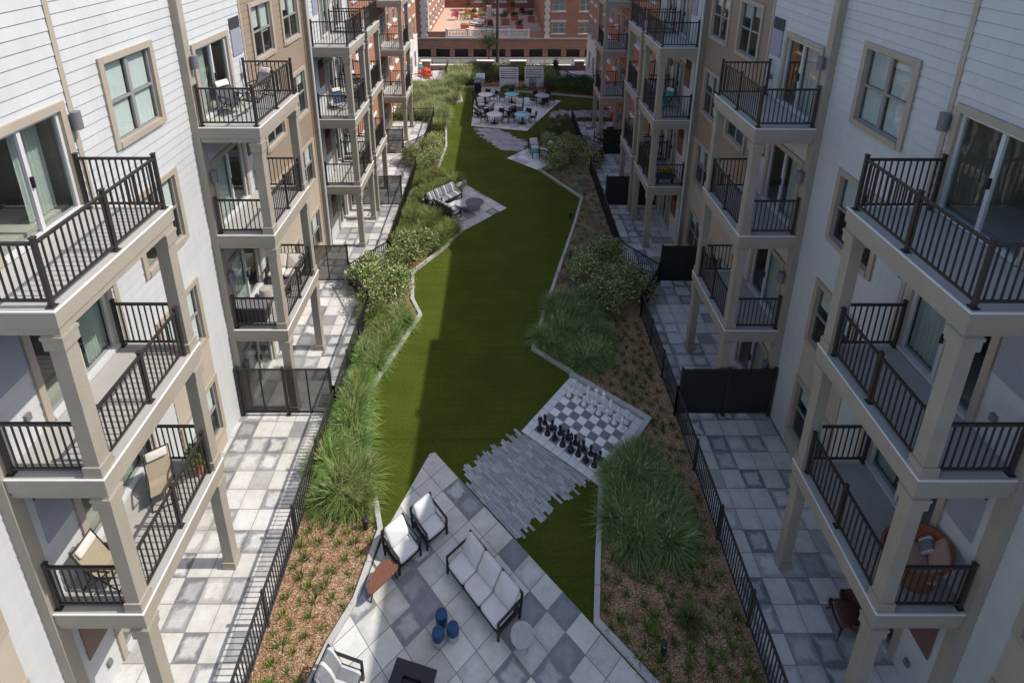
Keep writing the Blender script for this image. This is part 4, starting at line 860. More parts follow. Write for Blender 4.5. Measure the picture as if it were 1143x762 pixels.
# ------------------------------------------------------------------ balcony and patio furniture
def sling_chair(loc, rz, label, fab='sling', frame='dark_metal'):
    t = thing('sling_chair', label, 'chair', loc, rz)
    s = MB(); pts = [(-.30, .40), (.02, .36), (.16, .40), (.34, .78), (.42, 1.0)]
    for (y0, z0), (y1, z1) in zip(pts, pts[1:]): s.hexa([(-.24, y0, z0), (.24, y0, z0), (.24, y0, z0+.012), (-.24, y0, z0+.012)], [(-.24, y1, z1), (.24, y1, z1), (.24, y1, z1+.012), (-.24, y1, z1+.012)])
    s.build('seat', M[fab], t)
    h = MB(); T = Matrix.Translation((0, .36, .93)) @ Matrix.Rotation(R(65), 4, 'X'); h.cushion(-.22, .22, -.10, .10, -.03, .04, .01, T); h.build('headrest', M['sling_light'], t, smooth=True)
    f = MB()
    for sx in (-1, 1):
        x = sx*.265
        f.tube([(x, -.32, .41), (x, .02, .36), (x, .16, .40), (x, .34, .78), (x, .43, 1.02)], .016, 6); f.tube([(x, -.36, 0), (x, .22, .56)], .015, 6); f.tube([(x, .40, 0), (x, -.22, .56)], .015, 6); f.tube([(x, -.26, .58), (x, .0, .60), (x, .26, .58)], .022, 6)
    f.tube([(-.265, -.36, .02), (.265, -.36, .02)], .014, 6); f.tube([(-.265, .40, .02), (.265, .40, .02)], .014, 6); f.tube([(-.265, .43, 1.02), (.265, .43, 1.02)], .014, 6)
    f.build('frame', M[frame], t); t.scale = (.9, .9, .88)
    return t
sling_chair((-7.35, 8.85, LV), R(35), 'tan sling chair with headrest at far end of left second-floor balcony')
sling_chair((-7.45, 7.28, LV), R(88), 'tan sling chair at the near end of left second-floor balcony')
sling_chair((-7.7, 15.0, 3*LV), R(60), 'dark sling chair behind the rail of left top balcony, nearer the camera', 'louvre_dark', 'black_metal')
sling_chair((-7.45, 16.25, 3*LV), R(-20), 'brown-backed sling chair in far corner of left top balcony', 'grey_cushion', 'black_metal')
sling_chair((-7.55, 24.6, 2*LV), R(40), 'navy sling chair on left balcony on the third floor, farther back', 'navy', 'black_metal')
sling_chair((7.4, 24.8, 2*LV), R(-60), 'teal sling chair on right balcony on the third floor, farther back', 'teal', 'black_metal')
sling_chair((-7.5, 27.6, 2*LV), R(60), 'black sling chair on the left third-floor balcony beyond the navy chair', 'louvre_dark', 'black_metal')
def side_tbl(loc, label, r=.24, h=.45, m='grey_metal'):
    t = thing('side_table', label, 'table', loc); b = MB(); b.lathe([(r-.01, h-.03), (r, h-.02), (r, h)], 20); smooth_by_angle(b.build('tabletop', M[m], t))
    for a in (0.5, 2.6, 4.7): b = MB(); b.bar((r*.9*math.cos(a), r*.9*math.sin(a), 0), (r*.6*math.cos(a), r*.6*math.sin(a), h-.03), .022); b.build('leg', M['black_metal'], t)
side_tbl((-7.75, 15.65, 3*LV), 'small dark side table between chairs on left top balcony')
t = thing('drum_stool', 'round grey drum stool on left second-floor balcony near the loveseat', 'stool', (-7.75, 15.35, LV)); b = MB(); b.lathe([(.15, 0), (.17, .12), (.17, .26), (.15, .34), (.14, .345)], 22); smooth_by_angle(b.build('drum', M['grey_cushion'], t))
side_tbl((-6.95, 15.6, LV), 'small round table by the rail of the left second-floor loveseat balcony')
lounge_seat('loveseat', 'cream cushioned loveseat at end of left second-floor balcony', 'sofa', (-7.4, 16.32), R(0), 1.15, .66, 2, 'sling_light', z=LV)
for k, (x, y, lab) in enumerate(((-7.7, 14.35, 'dark storage bench behind near rail of left second-floor balcony'), )):
    t = thing('storage_bench', lab, 'bench', (x, y, LV)); b = MB(); b.box(-.45, .45, -.2, .2, .04, .5); b.build('box', M['louvre_dark'], t); b = MB(); b.box(-.47, .47, -.22, .22, .502, .55); b.build('lid', M['grey_metal'], t)
# potted plants
def blade_mesh(b, base, dirx, diry, L, lean, w, u, seg=4, droop=.6):
    prev = None; px = Vector(base); n = Vector((-diry, dirx, 0)); el = math.pi/2-lean
    for k in range(seg+1):
        t = k/seg; ww = w*(1-t**1.6)*.5+.0008
        l, r = px-n*ww, px+n*ww
        if prev: b.quad(tuple(prev[0]), tuple(prev[1]), tuple(r), tuple(l), [(u, (k-1)/seg), (u, (k-1)/seg), (u, t), (u, t)])
        prev = (l, r); e = el-droop*t*1.6
        px = px + Vector((dirx*math.cos(e), diry*math.cos(e), math.sin(e)))*(L/seg)
def clump(name, m, n, L, lean, w, rad, seed, droop=.6, seg=4, plumes=0):
    rr = random.Random(seed); b = MB()
    for k in range(plumes):
        a = rr.random()*6.283; l = abs(rr.gauss(0, .38)); d = Vector((math.cos(a)*math.sin(l), math.sin(a)*math.sin(l), math.cos(l))); o = Vector((rr.gauss(0, rad*.5), rr.gauss(0, rad*.5), 0)); H = L*rr.uniform(.75, 1.05)
        sd = d.cross(Vector((0, .3, 1))).normalized(); p0, p1, p2 = o, o+d*H*.74, o+d*H+Vector((d.x, d.y, -.25))*.05; u = (rr.uniform(.93, 1), .6)
        b.quad(tuple(p0-sd*.004), tuple(p0+sd*.004), tuple(p1+sd*.004), tuple(p1-sd*.004), u)
        for q in (sd, d.cross(sd)): m_ = p1.lerp(p2, .45); b.quad(tuple(p1), tuple(m_+q*.02), tuple(p2), tuple(m_-q*.02), u)
    for k in range(n):
        a = rr.random()*2*math.pi; q = rad*math.sqrt(rr.random()); x, y = q*math.cos(a), q*math.sin(a); aa = a+rr.gauss(0, .5)
        blade_mesh(b, (x, y, 0), math.cos(aa), math.sin(aa), L*rr.uniform(.6, 1.1), min(1.3, abs(rr.gauss(0, lean))*(.4+q/max(rad, .01))), w*rr.uniform(.7, 1.2), rr.random(), seg, droop*rr.uniform(.6, 1.5))
    me = b.build(name, M[m]); d = me.data; bpy.data.objects.remove(me); return d
def leafball(name, m, n, rx, ry, h, leaf, seed, lobes=5, stems=True):
    rr = random.Random(seed); b = MB()
    L = [(rr.uniform(-.55, .55)*rx, rr.uniform(-.55, .55)*ry, rr.uniform(.35, .75)*h, rr.uniform(.45, .7)) for _ in range(lobes)]
    for k in range(n):
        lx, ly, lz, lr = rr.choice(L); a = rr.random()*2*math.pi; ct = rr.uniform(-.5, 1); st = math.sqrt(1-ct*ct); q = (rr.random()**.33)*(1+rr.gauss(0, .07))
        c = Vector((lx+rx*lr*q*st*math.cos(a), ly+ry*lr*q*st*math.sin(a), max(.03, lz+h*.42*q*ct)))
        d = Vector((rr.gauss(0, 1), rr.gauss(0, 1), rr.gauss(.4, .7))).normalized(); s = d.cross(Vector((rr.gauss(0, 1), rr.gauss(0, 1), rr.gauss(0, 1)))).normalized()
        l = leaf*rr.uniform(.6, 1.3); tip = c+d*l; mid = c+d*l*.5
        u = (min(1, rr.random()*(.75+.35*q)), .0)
        b.quad(tuple(c), tuple(mid+s*l*.24), tuple(tip), tuple(mid-s*l*.24), u)
    me = b.build(name, M[m]); d = me.data; bpy.data.objects.remove(me); return d
def place(mesh, name, loc, rz, sc, label, cat, group):
    o = bpy.data.objects.new(name, mesh); col.objects.link(o); o.location = loc; o.rotation_euler = (0, 0, rz); o.scale = sc if isinstance(sc, tuple) else (sc, sc, sc)
    return tag(o, label, cat, group)
def pot_plant(loc, label, pot='terracotta', leaf='meadow_grass', h=.5, flower=None, w=.2):
    t = thing('potted_plant', label, 'plant', loc)
    b = MB(); b.lathe([(w*.7, 0), (w, .28), (w*.9, .28), (w*.88, .25)], 16); smooth_by_angle(b.build('pot', M[pot], t))
    o = bpy.data.objects.new('foliage', leafball('foliage', leaf, 260, w*1.7, w*1.7, h, .1, hash(label) % 99)); col.objects.link(o); o.parent = t; o.location = (0, 0, .22)
    if flower:
        o = bpy.data.objects.new('flowers', leafball('flowers', flower, 120, w*1.7, w*1.5, h*.8, .07, 5)); col.objects.link(o); o.parent = t; o.location = (0, 0, .34)
pot_plant((-6.85, 9.35, LV), 'small green potted plant in far corner of left second-floor balcony', h=.4, w=.13)
t = thing('flower_box', 'long box of yellow flowers behind the rail of right second-floor balcony', 'planter', (7.35, 23.42, LV)); b = MB(); b.box(-.42, .42, -.12, .12, .28, .50); b.build('box', M['navy'], t)
for sx in (-.34, .34): b = MB(); b.box(sx-.03, sx+.03, -.1, .1, 0, .278); b.build('leg', M['black_metal'], t)
FLOWERS = t
pot_plant((7.05, 25.6, LV), 'tall dark leafy plant on right second-floor balcony beyond yellow flowers', 'terracotta', 'hedge_leaf', 1.1, None, .28)
pot_plant((6.95, 28.9, 2*LV), 'small potted plant on the far right third-floor balcony', 'terracotta', 'hedge_leaf', .5)
for nm, mt, hh, n_, lf in (('foliage', 'hedge_leaf', .26, 260, .1), ('blossoms', 'yellow', .36, 420, .075)):
    o = bpy.data.objects.new(nm, leafball(nm, mt, n_, .46, .17, hh, lf, 17, 7)); col.objects.link(o); o.parent = FLOWERS; o.location = (0, 0, .46)
# papasan chair
t = thing('wicker_chair', 'round orange-brown wicker chair with pink cushions on right second-floor balcony', 'chair', (7.55, 7.35, LV), R(-120))
b = MB(); n = 26
for k in range(n):
    for s in range(4):
        a0, a1 = [2*math.pi*q/n for q in (k, k+1)]; p = [(.22, .18), (.38, .26), (.50, .40), (.55, .56), (.56, .62)]
        def pt(a, i): r, z = p[i]; tilt = .22*(math.sin(a)) * (r/.5); return (r*math.cos(a), r*math.sin(a)*.95, z+tilt+.05)
        b.quad(pt(a0, s), pt(a1, s), pt(a1, s+1), pt(a0, s+1))
bo = b.build('basket', M['wicker'], t); md = bo.modifiers.new('thick', 'SOLIDIFY'); md.thickness = .05
b = MB(); b.lathe([(.36, 0), (.38, .02), (.28, .20), (.26, .22)], 20); b.build('stand', M['wicker'], t)
c = MB(); c.cushion(-.36, .36, -.36, .32, .30, .46, .06); c.build('seat_cushion', M['pink_cushion'], t, smooth=True)
c = MB(); T = Matrix.Translation((.02, .34, .66)) @ Matrix.Rotation(R(60), 4, 'X'); c.cushion(-.32, .32, -.22, .24, -.07, .07, .04, T); c.build('back_cushion', M['pink_cushion'], t, smooth=True)
c = MB(); T = Matrix.Translation((-.2, .18, .6)) @ Matrix.Rotation(R(55), 4, 'X'); c.cushion(-.16, .16, -.14, .14, -.05, .05, .03, T); c.build('throw_pillow', M['striped'], t, smooth=True)
# carved armchair on right patio
t = thing('carved_armchair', 'dark carved wood armchair with brown leather seat on the right patio', 'chair', (7.5, 8.25, .02), R(-100))
c = MB(); c.cushion(-.27, .27, -.26, .24, .36, .47, .03); c.build('seat', M['leather'], t, smooth=True)
b = MB(); n = 14
for k in range(n):
    a0, a1 = [math.pi*(-.12+1.24*q/n) for q in (k, k+1)]; h0, h1 = [.60+.30*max(0, math.sin(a))**1.2 for a in (a0, a1)]
    b.hexa([(.29*math.cos(a0), .24*math.sin(a0), .40), (.29*math.cos(a1), .24*math.sin(a1), .40), (.33*math.cos(a1), .28*math.sin(a1), .40), (.33*math.cos(a0), .28*math.sin(a0), .40)], [(.32*math.cos(a0), .27*math.sin(a0), h0), (.32*math.cos(a1), .27*math.sin(a1), h1), (.36*math.cos(a1), .31*math.sin(a1), h1), (.36*math.cos(a0), .31*math.sin(a0), h0)])
b.build('backrest', M['leather'], t)
b = MB(); b.tube([(.35*math.cos(math.pi*(-.12+1.24*q/20)), .30*math.sin(math.pi*(-.12+1.24*q/20)), .61+.31*max(0, math.sin(math.pi*(-.12+1.24*q/20)))**1.2) for q in range(21)], .025, 6); b.tube([(-.3, -.28, .36), (0, -.31, .34), (.3, -.28, .36)], .03, 6); b.build('carved_frame', M['dark_wood'], t)
for sx in (-1, 1):
    for sy in (-1, 1): b = MB(); b.tube([(sx*.27, sy*.24, .37), (sx*.31, sy*.29, .26), (sx*.27, sy*.26, .10), (sx*.31, sy*.30, 0)], [.03, .028, .018, .022], 7); b.build('leg', M['dark_wood'], t)
# patio sets far back on both sides
for (x, y, z, rz, lab, m) in ((6.75, 36.2, .02, 30, 'grey patio chair nearest the fence on the far right patio by brick wall', 'grey_cushion'), (7.3, 37.0, .02, -150, 'dark patio chair by glass doors on the far right patio', 'louvre_dark'), (-7.0, 51.6, .03, 20, 'red patio chair nearest the fence on the far left patio', 'orange_red'), (-7.6, 52.3, .03, -30, 'orange-red patio chair by the wall on the far left patio', 'orange_red')):
    lounge_seat('patio_chair', lab, 'chair', (x, y), R(rz), .68, .70, 1, m, z=z, frame='orange_red' if 'red' in m else 'black_metal')
side_tbl((6.95, 36.7, .02), 'small table between the chairs on the far right patio')
sling_chair((-7.85, 53.7, .03), R(40), 'teal folding chair in the corner of the far left patio', 'teal')

# ------------------------------------------------------------------ vegetation
V = {}
V['fount'] = [clump('fountain_grass', 'fountain_grass', 520, 1.0, .62, .023, .24, s, .9, plumes=26) for s in range(3)]
V['dark'] = [clump('dark_grass', 'dark_grass', 640, 1.0, .66, .023, .26, 10+s, .95, plumes=18) for s in range(3)]
V['meadow'] = [clump('meadow_grass', 'meadow_grass', 380, .72, .55, .026, .32, 20+s, .65, plumes=20) for s in range(3)]
V['plume'] = [clump('fountain_grass', 'plume_grass', 360, .8, .5, .03, .34, 80+s, .7) for s in range(3)]
V['tuft'] = [clump('lily_turf', 'tuft_leaf', 34, .20, .6, .014, .05, 30+s, .5, 3) for s in range(4)]
V['cover'] = [clump('ground_cover', 'grey_cover', 70, .24, .7, .012, .16, 40+s, .6, 3) for s in range(3)]
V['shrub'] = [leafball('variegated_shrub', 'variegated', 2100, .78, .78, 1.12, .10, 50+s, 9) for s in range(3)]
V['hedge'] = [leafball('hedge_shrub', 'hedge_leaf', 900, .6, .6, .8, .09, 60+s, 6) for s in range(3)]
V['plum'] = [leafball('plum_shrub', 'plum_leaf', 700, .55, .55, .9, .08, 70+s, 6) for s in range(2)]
LBP = LB + [(-4.3, 27.1)] + LB2 + [(-1.95, 54.3), (-5.3, 54.3), (-5.3, 51.6), (-8.5, 49.3), (-8.5, 40)] + LF[::-1]
RBP = RB + [(3.22, 32.84)] + RB2 + [(5.2, 41.1)] + RF[::-1]
def scatter(kind, name, bed, x0, x1, y0, y1, n, mind, sc, label, cat, group, seed, marg=.12, z=.03, squash=None):
    rr = random.Random(seed); pts = []; tries = 0
    while len(pts) < n and tries < 6000:
        tries += 1; p = (rr.uniform(x0, x1), rr.uniform(y0, y1))
        if bed and not all(inside((p[0]+dx*marg, p[1]+dy*marg), bed) for dx, dy in ((1, 0), (-1, 0), (0, 1), (0, -1))): continue
        if any((p[0]-q[0])**2+(p[1]-q[1])**2 < mind*mind for q in pts): continue
        pts.append(p); s = rr.uniform(*sc)
        place(rr.choice(V[kind]), name, (p[0], p[1], z), rr.random()*6.28, (s, s, s*rr.uniform(.85, 1.15)*(squash or 1)), label, cat, group)
    return pts
A = 'arching green fountain grass clump '
scatter('fount', 'fountain_grass', LBP, -5.3, -3.5, 10.9, 14.8, 15, .48, (.6, 1.05), A+'along the left curb opposite the chess board', 'ornamental grass', 'fountain grass of the near left bed', 1, .3)
scatter('fount', 'fountain_grass', LBP, -5.3, -3.5, 14.9, 18.2, 12, .5, (.65, .9), A+'in left bed just before the pale shrubs', 'ornamental grass', 'fountain grass of the left bed by the pale shrubs', 2, .3)
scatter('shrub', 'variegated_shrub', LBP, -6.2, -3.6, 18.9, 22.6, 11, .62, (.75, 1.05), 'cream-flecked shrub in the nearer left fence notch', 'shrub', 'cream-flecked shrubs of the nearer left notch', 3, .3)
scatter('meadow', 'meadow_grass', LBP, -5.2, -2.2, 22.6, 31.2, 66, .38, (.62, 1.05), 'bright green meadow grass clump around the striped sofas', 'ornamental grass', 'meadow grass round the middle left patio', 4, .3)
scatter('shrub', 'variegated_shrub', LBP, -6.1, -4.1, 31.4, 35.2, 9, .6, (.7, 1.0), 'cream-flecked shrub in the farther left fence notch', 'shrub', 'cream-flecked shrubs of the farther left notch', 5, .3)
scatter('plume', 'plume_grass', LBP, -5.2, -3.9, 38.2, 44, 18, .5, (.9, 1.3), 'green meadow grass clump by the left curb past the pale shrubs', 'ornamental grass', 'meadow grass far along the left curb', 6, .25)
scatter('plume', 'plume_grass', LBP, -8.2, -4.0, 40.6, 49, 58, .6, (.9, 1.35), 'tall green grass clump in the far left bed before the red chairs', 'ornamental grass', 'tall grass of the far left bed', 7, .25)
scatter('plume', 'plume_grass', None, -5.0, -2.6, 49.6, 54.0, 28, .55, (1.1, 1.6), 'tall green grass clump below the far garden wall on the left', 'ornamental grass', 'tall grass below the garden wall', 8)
scatter('tuft', 'lily_turf', LBP, -5.25, -3.2, 5.2, 10.8, 78, .30, (.8, 1.4), 'small spiky green tuft in the sunlit brown mulch by front patio', 'plant', 'lily turf of the near left mulch', 9, .15)
scatter('tuft', 'lily_turf', LBP, -4.7, -3.3, 17.5, 18.9, 6, .25, (.7, 1.), 'small green tuft in the corner of left mulch beside the pale shrubs', 'plant', 'lily turf of the left curb corner', 10, .12)
scatter('tuft', 'lily_turf', LBP, -5.1, -3.9, 34.9, 38.2, 40, .28, (.9, 1.4), 'small tuft in the sunlit mulch strip far along the left curb', 'plant', 'lily turf of the far left mulch', 11, .15)
scatter('dark', 'dark_fountain_grass', RBP, 2.75, 4.45, 9.9, 12.5, 14, .5, (.7, 1.0), 'dark green arching grass clump in right bed below the chess board', 'ornamental grass', 'dark grass of the near right bed', 12, .32)
scatter('dark', 'dark_fountain_grass', RBP, 1.4, 3.6, 15.9, 19.2, 17, .5, (.65, .9), 'dark green arching grass clump in right bed beyond the chess board', 'ornamental grass', 'dark grass of the middle right bed', 13, .36)
scatter('tuft', 'lily_turf', RBP, 2.2, 5.25, 5, 9.8, 84, .28, (.85, 1.6), 'small green tuft in the shaded mulch by the front patio', 'plant', 'lily turf of the near right mulch', 14, .2)
scatter('tuft', 'lily_turf', RBP, 4.3, 5.25, 9.6, 13.4, 30, .27, (.65, 1.1), 'small green tuft between dark grass and right fence', 'plant', 'lily turf along the near right fence', 15, .15)
scatter('tuft', 'lily_turf', RBP, 3.0, 5.25, 13.4, 18.2, 76, .26, (.8, 1.4), 'small green tuft in mulch between the chess board and right fence', 'plant', 'lily turf of the middle right mulch', 16, .2)
place(V['meadow'][1], 'meadow_grass', (4.05, 8.35, .03), .5, .55, 'lone leafy green clump in the shaded right mulch near bollard', 'ornamental grass', None)
scatter('shrub', 'variegated_shrub', RBP, 3.4, 6.2, 18.6, 22.4, 12, .62, (.75, 1.05), 'cream-flecked shrub in the nearer right fence notch', 'shrub', 'cream-flecked shrubs of the nearer right notch', 17, .3)
scatter('cover', 'grey_ground_cover', RBP, 2.0, 5.2, 19.4, 31.6, 150, .26, (.9, 1.4), 'low grey-green mat plant in the right bed between the shrub groups', 'plant', 'grey ground cover of the right bed', 18, .28)
scatter('tuft', 'lily_turf', RBP, 1.8, 5.2, 19.4, 31.6, 90, .4, (.9, 1.4), 'dark green tuft among grey ground cover in the right bed', 'plant', 'lily turf among the grey ground cover', 19, .2)
scatter('shrub', 'variegated_shrub', RBP, 3.0, 6.1, 31.6, 35.3, 12, .6, (.75, 1.05), 'cream-flecked shrub in the farther right fence notch', 'shrub', 'cream-flecked shrubs of the farther right notch', 20, .3)
scatter('hedge', 'hedge_shrub', RBP, 2.3, 5.1, 35.3, 40.6, 40, .45, (.5, .7), 'low dark green shrub in rows by the right curb near dining patio', 'shrub', 'low shrubs of the far right bed', 21, .2)
FB = [(3.4, 47.0), (8.3, 45.8), (8.3, 48.9), (5.4, 50.8), (4.0, 50)]
scatter('hedge', 'hedge_shrub', FB, 4.2, 8.3, 45.8, 49.4, 26, .55, (.9, 1.2), 'dark green hedge shrub before the far right fence', 'shrub', 'hedge before the far right fence', 22, .2)
scatter('meadow', 'meadow_grass', None, -2.4, 5.0, 51.2, 54.0, 46, .5, (1.0, 1.5), 'green grass clump below brick garden wall behind the shelters', 'ornamental grass', 'grass behind the slatted shelters', 23)
scatter('shrub', 'variegated_shrub', None, 3.9, 5.0, 49.2, 51.2, 4, .6, (.9, 1.2), 'grey-green shrub right of the slatted shelters', 'shrub', 'grey-green shrubs by the shelters', 24)
scatter('plum', 'plum_shrub', None, 3.7, 4.7, 46.9, 48.3, 4, .5, (.9, 1.2), 'reddish shrub right of the slatted shelter with grill', 'shrub', 'reddish shrubs by the shelters', 25)
scatter('plum', 'plum_shrub', None, -1.3, -.5, 49.3, 50.5, 4, .4, (.8, 1.0), 'reddish-tinged shrub between the silver grill and left shelter', 'shrub', 'reddish shrubs by the silver grill', 26)
scatter('plum', 'plum_shrub', None, -2.6, -1.0, 52.2, 53.8, 5, .6, (1.1, 1.4), 'dusky shrub below the garden wall left of the pole', 'shrub', 'dusky shrubs by the garden wall', 27)
scatter('hedge', 'hedge_shrub', None, -.1, 2.0, 47.7, 48.15, 5, .35, (.45, .6), 'small leafy shrub in front of the left slatted shelter', 'shrub', 'small shrubs before the left shelter', 28)
# fine litter among the mulch: bark chips, nobody could count them
def chips(name, bed, n, seed, ymax):
    rr = random.Random(seed); b = MB(); k = 0; ys = [p[1] for p in bed]; xs = [p[0] for p in bed]
    while k < n:
        p = (rr.uniform(min(xs), max(xs)), 5.0+(ymax-5.0)*rr.random()**1.6)
        if not inside(p, bed): continue
        k += 1; a = rr.random()*3.14; l = rr.uniform(.008, .026); w = l*rr.uniform(.2, .45); d = Vector((math.cos(a), math.sin(a), rr.uniform(-.4, .4)))*l; s = Vector((-math.sin(a), math.cos(a), rr.uniform(-.5, .5)))*w; c = Vector((*p, .05))
        b.quad(tuple(c-d-s), tuple(c+d-s), tuple(c+d+s), tuple(c-d+s), (rr.random(), 0))
    stuff(b.build(name, M['chip']))
M['chip'] = leaf_mat('bark_chip', [(0, (.10, .05, .03)), (.5, (.25, .14, .085)), (.8, (.38, .25, .16)), (1, (.52, .40, .3))], trans=0.)
chips('bark_chips', LBP, 15000, 5, 20); chips('bark_chips', RBP, 18000, 6, 26)

# ------------------------------------------------------------------ far end: garden wall, pole, brick block with roof terrace
t = thing('garden_wall', 'low dark red brick garden wall with pale capped piers at lawn end', 'wall', (0, 54.5, 0)); off = (0, 54.5, 0)
b = MB(); b.box(-8.3, 8.3, 54.4, 54.65, 0, .50); b.build('wall', M['brick_garden'], t, off)
b = MB(); b.box(-8.3, 8.3, 54.36, 54.69, .502, .58); b.build('coping', M['stone_white'], t, off)
for x0, x1 in ((-8.05, -7.15), (-2.5, -.88), (.8, 2.35), (7.2, 8.1)):
    b = MB(); b.box(x0, x1, 54.3, 54.75, 0, .93); p = b.build('pier', M['brick_front' if abs(x0) < 3 else 'brick_garden'], t, off); b = MB(); b.box(x0-.06, x1+.06, 54.24, 54.81, .932, 1.02); b.build('pier_cap', M['stone_white'], p, off)
t = thing('alley_railing', 'thin dark railing along the alley behind the garden wall', 'railing', (0, 55.2, 0)); b = MB()
b.bar((-7, 55.2, 1.0), (7.1, 55.2, 1.0), .04); [b.bar((x, 55.2, 0), (x, 55.2, 1.0), .04) for x in [-7+1.41*k for k in range(11)]]; b.build('rails', M['black_metal'], t, (0, 55.2, 0))
t = thing('utility_pole', 'tall dark wooden utility pole behind the garden wall', 'pole', (-.5, 57.6, 0)); b = MB(); b.tube([(0, 0, 0), (.02, 0, 9.5)], [.17, .13], 12); smooth_by_angle(b.build('shaft', M['pole_wood'], t)); b = MB(); b.bar((-1.1, 0, 8.8), (1.1, 0, 8.8), .12); b.build('crossarm', M['pole_wood'], t)
b = MB(); b.tube([(-9, -1.2, 2.3), (-4, -1.2, 1.75), (1, -1.2, 1.6), (9.5, -1.2, 1.9)], .015, 5); b.tube([(-9, -1.15, 2.0), (-4, -1.15, 1.55), (1, -1.15, 1.45), (9.5, -1.15, 1.6)], .015, 5); b.build('cable', M['black_metal'], t)
def tree(name, loc, h, r, label, n, seed, cz):
    rr = random.Random(seed); t = thing(name, label, 'tree', loc); b = MB(); b.tube([(0, 0, 0), (.05, .02, cz*.5), (.0, 0, cz)], [.09, .07, .045], 8)
    for k in range(7):
        a = rr.random()*6.28; b.tube([(0, 0, cz*rr.uniform(.6, .95)), (r*.35*math.cos(a), r*.35*math.sin(a), cz+.2), (r*.8*math.cos(a), r*.8*math.sin(a), cz+rr.uniform(.1, .8))], [.04, .025, .01], 6)
    b.build('trunk', M['bark'], t)
    o = bpy.data.objects.new('crown', leafball('crown', 'tree_leaf', n, r, r, h-cz*.5, .15, seed, 9)); col.objects.link(o); o.parent = t; o.location = (0, 0, cz*.45)
tree('small_tree', (-1.4, 57.4, 0), 3.4, 1.05, 'small dark-leaved street tree beside the utility pole', 1500, 4, 1.7)
tree('columnar_tree', (5.05, 51.8, 0), 2.0, .22, 'narrow dark columnar evergreen at corner of the far right fence', 500, 8, .9)

t = thing('brick_block', 'red brick building with raised roof terrace across the far end', 'building', (0, 60, 0)); off = (0, 60, 0)
b = MB()
ops = [(-11.2+2.02*k, -11.2+2.02*k+1.45) for k in range(12)]
def fwall(b, y, x0, x1, z0, z1, holes):
    xs = sorted({x0, x1, *[q for h in holes for q in h[:2] if x0 < q < x1]}); zs = sorted({z0, z1, *[q for h in holes for q in h[2:] if z0 < q < z1]})
    for xa, xb in zip(xs, xs[1:]):
        for za, zb in zip(zs, zs[1:]):
            xm, zm = (xa+xb)/2, (za+zb)/2
            if not any(h[0] < xm < h[1] and h[2] < zm < h[3] for h in holes): b.quad((xa, y, za), (xb, y, za), (xb, y, zb), (xa, y, zb))
oph = [(a, c, 0.02, .86) for a, c in ops]
fwall(b, 60, -12.5, 13, -.6, 2.1, oph)
rw = [(5.34, 6.72, 2.6, 3.86), (5.34, 6.72, 5.0, 6.3), (8.2, 9.5, 2.6, 3.86), (8.2, 9.5, 5.0, 6.3)]
fwall(b, 60, 4.55, 13, 2.1, 12, rw); fwall(b, 60, -12.5, -8.02, 2.1, 12, [])
b.box(-12.5, 13, 60.35, 60.4, -.6, 2.05)
b.quad((4.55, 60, 2.1), (4.55, 80, 2.1), (4.55, 80, 12), (4.55, 60, 12))
iw = [(62.2+2.9*k, 63.5+2.9*k, z, z+1.35) for k in range(6) for z in (2.75, 5.3, 8)]
wv = MB(); wall(wv, -1, 8.02, 60, 80, 2.1, 12, iw, pitch=0)
b.v, nv = b.v+wv.v, len(b.v); b.f += [tuple(i+nv for i in f) for f in wv.f]; b.uv += wv.uv
b.build('wall', M['brick_front'], t, off)
b = MB(); bwin = [(-3.9+2.9*k, -2.3+2.9*k, z, z+1.45) for k in range(3) for z in (2.95, 5.6)] ; fwall(b, 80, -8.1, 4.6, 2.1, 12, bwin); b.build('rear_wall', M['brick_garden'], t, off)
b = MB(); b.box(-8.4, 5, 60.02, 80.1, 1.95, 2.10); b.box(-12.5, -8.4, 60.5, 80.1, 1.9, 2.0); b.build('terrace_floor', M['terrace'], t, off)
b = MB(); b.box(-12.5, 13, 59.86, 60.015, 1.98, 2.12); b.build('ledge', M['concrete'], t, off)
b = MB(); b.box(-8.0, -6.02, 60.05, 60.3, 2.11, 2.75); b.build('parapet', M['brick_front'], t, off); b = MB(); b.box(2.86, 4.54, 60.05, 60.3, 2.11, 2.75); b.build('parapet', M['brick_front'], t, off)
for x0, x1, y in ((-8.75, -8.0, 59.9), (4.5, 5.1, 59.9)):
    b = MB()
    for k in range(14): s = .12 if k % 2 else 0; b.box(x0+s, x1-s, y, y+.095, 2.13+k*.35, 2.13+k*.35+.345)
    b.build('quoins', M['stone_white'], t, off)
b = MB(); b.box(-8.0, -7.9, 60.1, 60.6, 2.12, 12); b.build('corner_trim', M['stone_white'], t, off)
